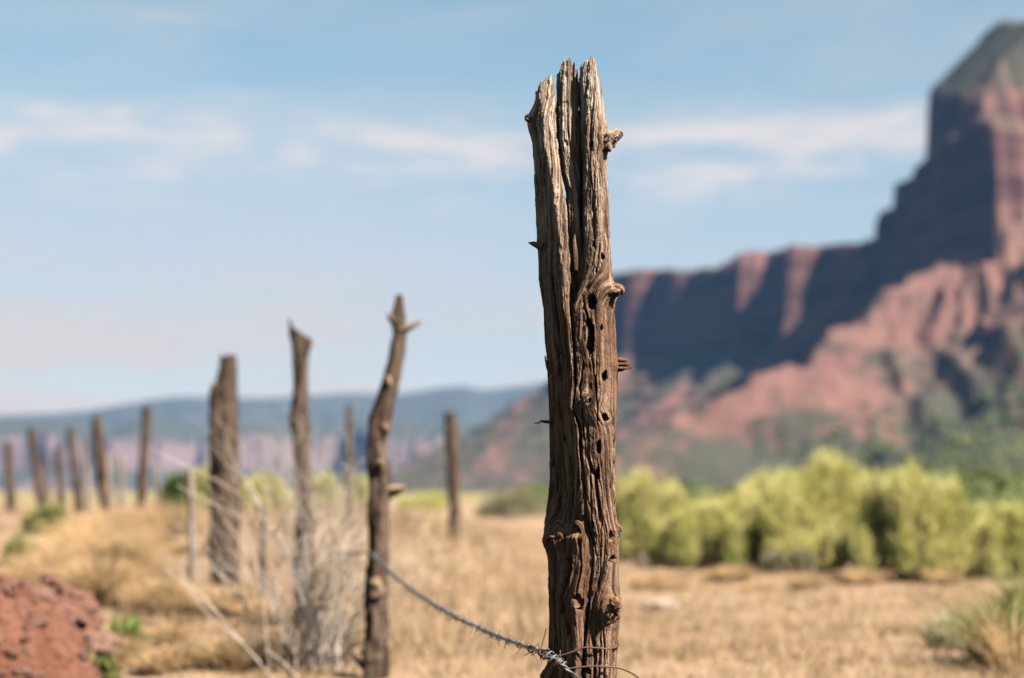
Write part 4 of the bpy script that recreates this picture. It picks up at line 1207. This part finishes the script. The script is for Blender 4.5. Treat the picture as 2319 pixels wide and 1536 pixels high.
# ------------------------------------------------------------------ grass
def blades(n, pxr, Dr, h, wd, lean, seed, hmod=None):
    r = np.random.default_rng(seed)
    D = np.exp(r.uniform(math.log(Dr[0]), math.log(Dr[1]), n))
    px = r.uniform(pxr[0], pxr[1], n)
    x = (px - CX) / F * D
    # gather into tussocks
    x = x + 0.05 * vn(x * 9, D * 9, seed) * 2
    cl = fbm(x * 1.3, D * 1.3, seed + 0.5, 3)
    keep = r.random(n) < np.clip(0.62 + 1.1 * cl, 0.06, 1)
    x, D, px, cl = x[keep], D[keep], px[keep], cl[keep]
    n = len(x)
    hh = h * (0.45 + 0.8 * r.random(n)) * (1 + 0.7 * cl)
    if hmod is not None:
        hh = hh * hmod(px, D)
    z = ground_z(x, D) - 0.01
    mh = mound_h(x, D)
    ok = mh < 0.06
    x, D, z, hh = x[ok], D[ok], z[ok], hh[ok]
    n = len(x)
    a = r.uniform(0, 2 * math.pi, n)
    ln = lean * hh * (0.3 + r.random(n))
    dx, dy = np.cos(a) * ln, np.sin(a) * ln
    b = r.uniform(0, 2 * math.pi, n)
    w_ = wd * (0.6 + 0.8 * r.random(n)) * (0.6 + D / 14)
    sx, sy = np.cos(b) * w_, np.sin(b) * w_
    O = np.stack([x, D, z], -1)
    S_ = np.stack([sx, sy, 0 * sx], -1)
    m1 = O + np.stack([dx * 0.3, dy * 0.3, hh * 0.6], -1)
    tip = O + np.stack([dx, dy, hh], -1)
    v = np.stack([O - S_ * 0.5, O + S_ * 0.5, m1 + S_ * 0.36, m1 - S_ * 0.36, tip], 1)
    k = np.arange(n)[:, None] * 5
    q = k + np.array([[0, 1, 2, 3]])
    t = k + np.array([[3, 2, 4]])
    return v.reshape(-1, 3), q, t, np.repeat(r.random(n), 5)


g = Geo()
g.add(*blades(120000, (-150, 2470), (4.6, 30), 0.055, 0.0045, 1.3, 1))
g.add(*blades(4500, (-150, 2470), (4.6, 16), 0.13, 0.0035, 0.9, 2))
g.add(*blades(9000, (300, 1250), (7, 22), 0.18, 0.0040, 0.8, 3))
tag(g.build('dry_grass', M['grass']), 'short dry tan grass covering the field', 'grass', kind='stuff')


def tussock(label, px, D, hw, h, n, seed, mat='tuft', group=None, lean=0.75, ww=0.006):
    b = P(px, 1200, D)
    b[2] = float(ground_z(b[0], b[1])) - 0.01
    r = np.random.default_rng(seed)
    W_ = hw / F * D
    g = Geo()
    a = r.uniform(0, 6.283, n)
    rr_ = np.sqrt(r.random(n)) * W_ * 0.6
    O = np.stack([np.cos(a) * rr_, np.sin(a) * rr_, 0 * a], -1)
    le = lean * h * (0.25 + r.random(n)) * (0.4 + rr_ / (W_ * 0.6))
    hh = h * (0.55 + 0.5 * r.random(n)) * (1 - 0.35 * rr_ / (W_ * 0.6))
    a2 = a + r.normal(size=n) * 0.5
    tip = O + np.stack([np.cos(a2) * le, np.sin(a2) * le, hh], -1)
    m1 = O + np.stack([np.cos(a2) * le * 0.3, np.sin(a2) * le * 0.3, hh * 0.65], -1)
    bb = r.uniform(0, 6.283, n)
    w_ = ww * (0.6 + 0.8 * r.random(n))
    S_ = np.stack([np.cos(bb) * w_, np.sin(bb) * w_, 0 * bb], -1)
    v = np.stack([O - S_ * .5, O + S_ * .5, m1 + S_ * .4, m1 - S_ * .4, tip], 1).reshape(-1, 3)
    k = np.arange(n)[:, None] * 5
    g.add(v, k + np.array([[0, 1, 2, 3]]), k + np.array([[3, 2, 4]]), np.repeat(r.random(n), 5))
    o = g.build('grass_tussock', M[mat])
    o.location = [float(a_) for a_ in b]
    return tag(o, label, 'grass tussock', group)


r = random.Random(4)
GT = 'tan tussocks below the far fence posts'
for k in range(16):
    a_ = r.uniform(0.0, 1.0)
    tussock('straw coloured grass tussock in the golden patch below the far fence posts', 105 + 370 * a_ + r.uniform(-20, 20), r.uniform(9.0, 13.0), r.uniform(45, 85), r.uniform(0.20, 0.42) * (1.0 if 0.1 < a_ < 0.85 else 0.75), 1900, 100 + k, group=GT)
GN = 'low straw tufts between the dirt heap and the crooked post'
for k in range(20):
    tussock('low straw tuft in the near grass between the dirt heap and the crooked post', r.uniform(250, 800), r.uniform(6.6, 9.2), r.uniform(40, 80), r.uniform(0.09, 0.19), 800, 170 + k, group=GN)
tussock('orange brown grass tussock left of the pale stake', 360, 8.9, 60, 0.22, 1500, 3)
tussock('pale grass tussock at the foot of the thick dark post', 520, 8.8, 70, 0.20, 1300, 4)
tussock('tan grass tussock at the left edge above the red dirt heap', 40, 9.6, 80, 0.22, 1600, 5)
GF = 'straw tufts along the front of the yellow green bushes'
for k in range(12):
    tussock('straw coloured tuft at the front edge of the yellow green bushes', 1440 + 72 * k + r.uniform(-30, 30), r.uniform(12.4, 14.2), r.uniform(24, 50), r.uniform(0.10, 0.20), 520, 140 + k, group=GF)
tussock('ragged green and brown weed clump in the bottom right corner', 2265, 7.0, 120, 0.40, 360, 7, 'olive', lean=0.5, ww=0.007)
tussock('sparse grey green weed clump left of the bottom right corner clump', 2150, 7.8, 80, 0.28, 170, 8, 'greyg', lean=0.45, ww=0.007)
tussock('greenish clump at the right edge above the bottom right corner clump', 2340, 8.4, 80, 0.50, 380, 9, 'olive', lean=0.4, ww=0.008)
tussock('reddish dry stalks among the green weeds in the bottom right corner', 2290, 6.8, 90, 0.34, 260, 11, 'tuft', lean=0.5)
tussock('loose pale grass tussock round the foot of the bare shrub', 720, 7.2, 90, 0.22, 1500, 6)

# ------------------------------------------------------------------ haze
hb = np.array([(x, y, z) for x in (-9500, 9500) for y in (-9500, 9500) for z in (-12.0, 560.0)])
hf = [[0, 1, 3, 2], [4, 6, 7, 5], [0, 4, 5, 1], [2, 3, 7, 6], [0, 2, 6, 4], [1, 5, 7, 3]]
m, t = material('air')
pv = t.n('ShaderNodeVolumePrincipled', {'Color': rgb(0.22, 0.50, 1.0), 'Density': 3.7e-5})
t.n('ShaderNodeOutputMaterial', {1: pv.outputs[0]})
o = obj('haze', mesh('haze', hb, [np.array(hf)], m, False))
tag(o, 'thin blue haze of the desert air', kind='stuff')
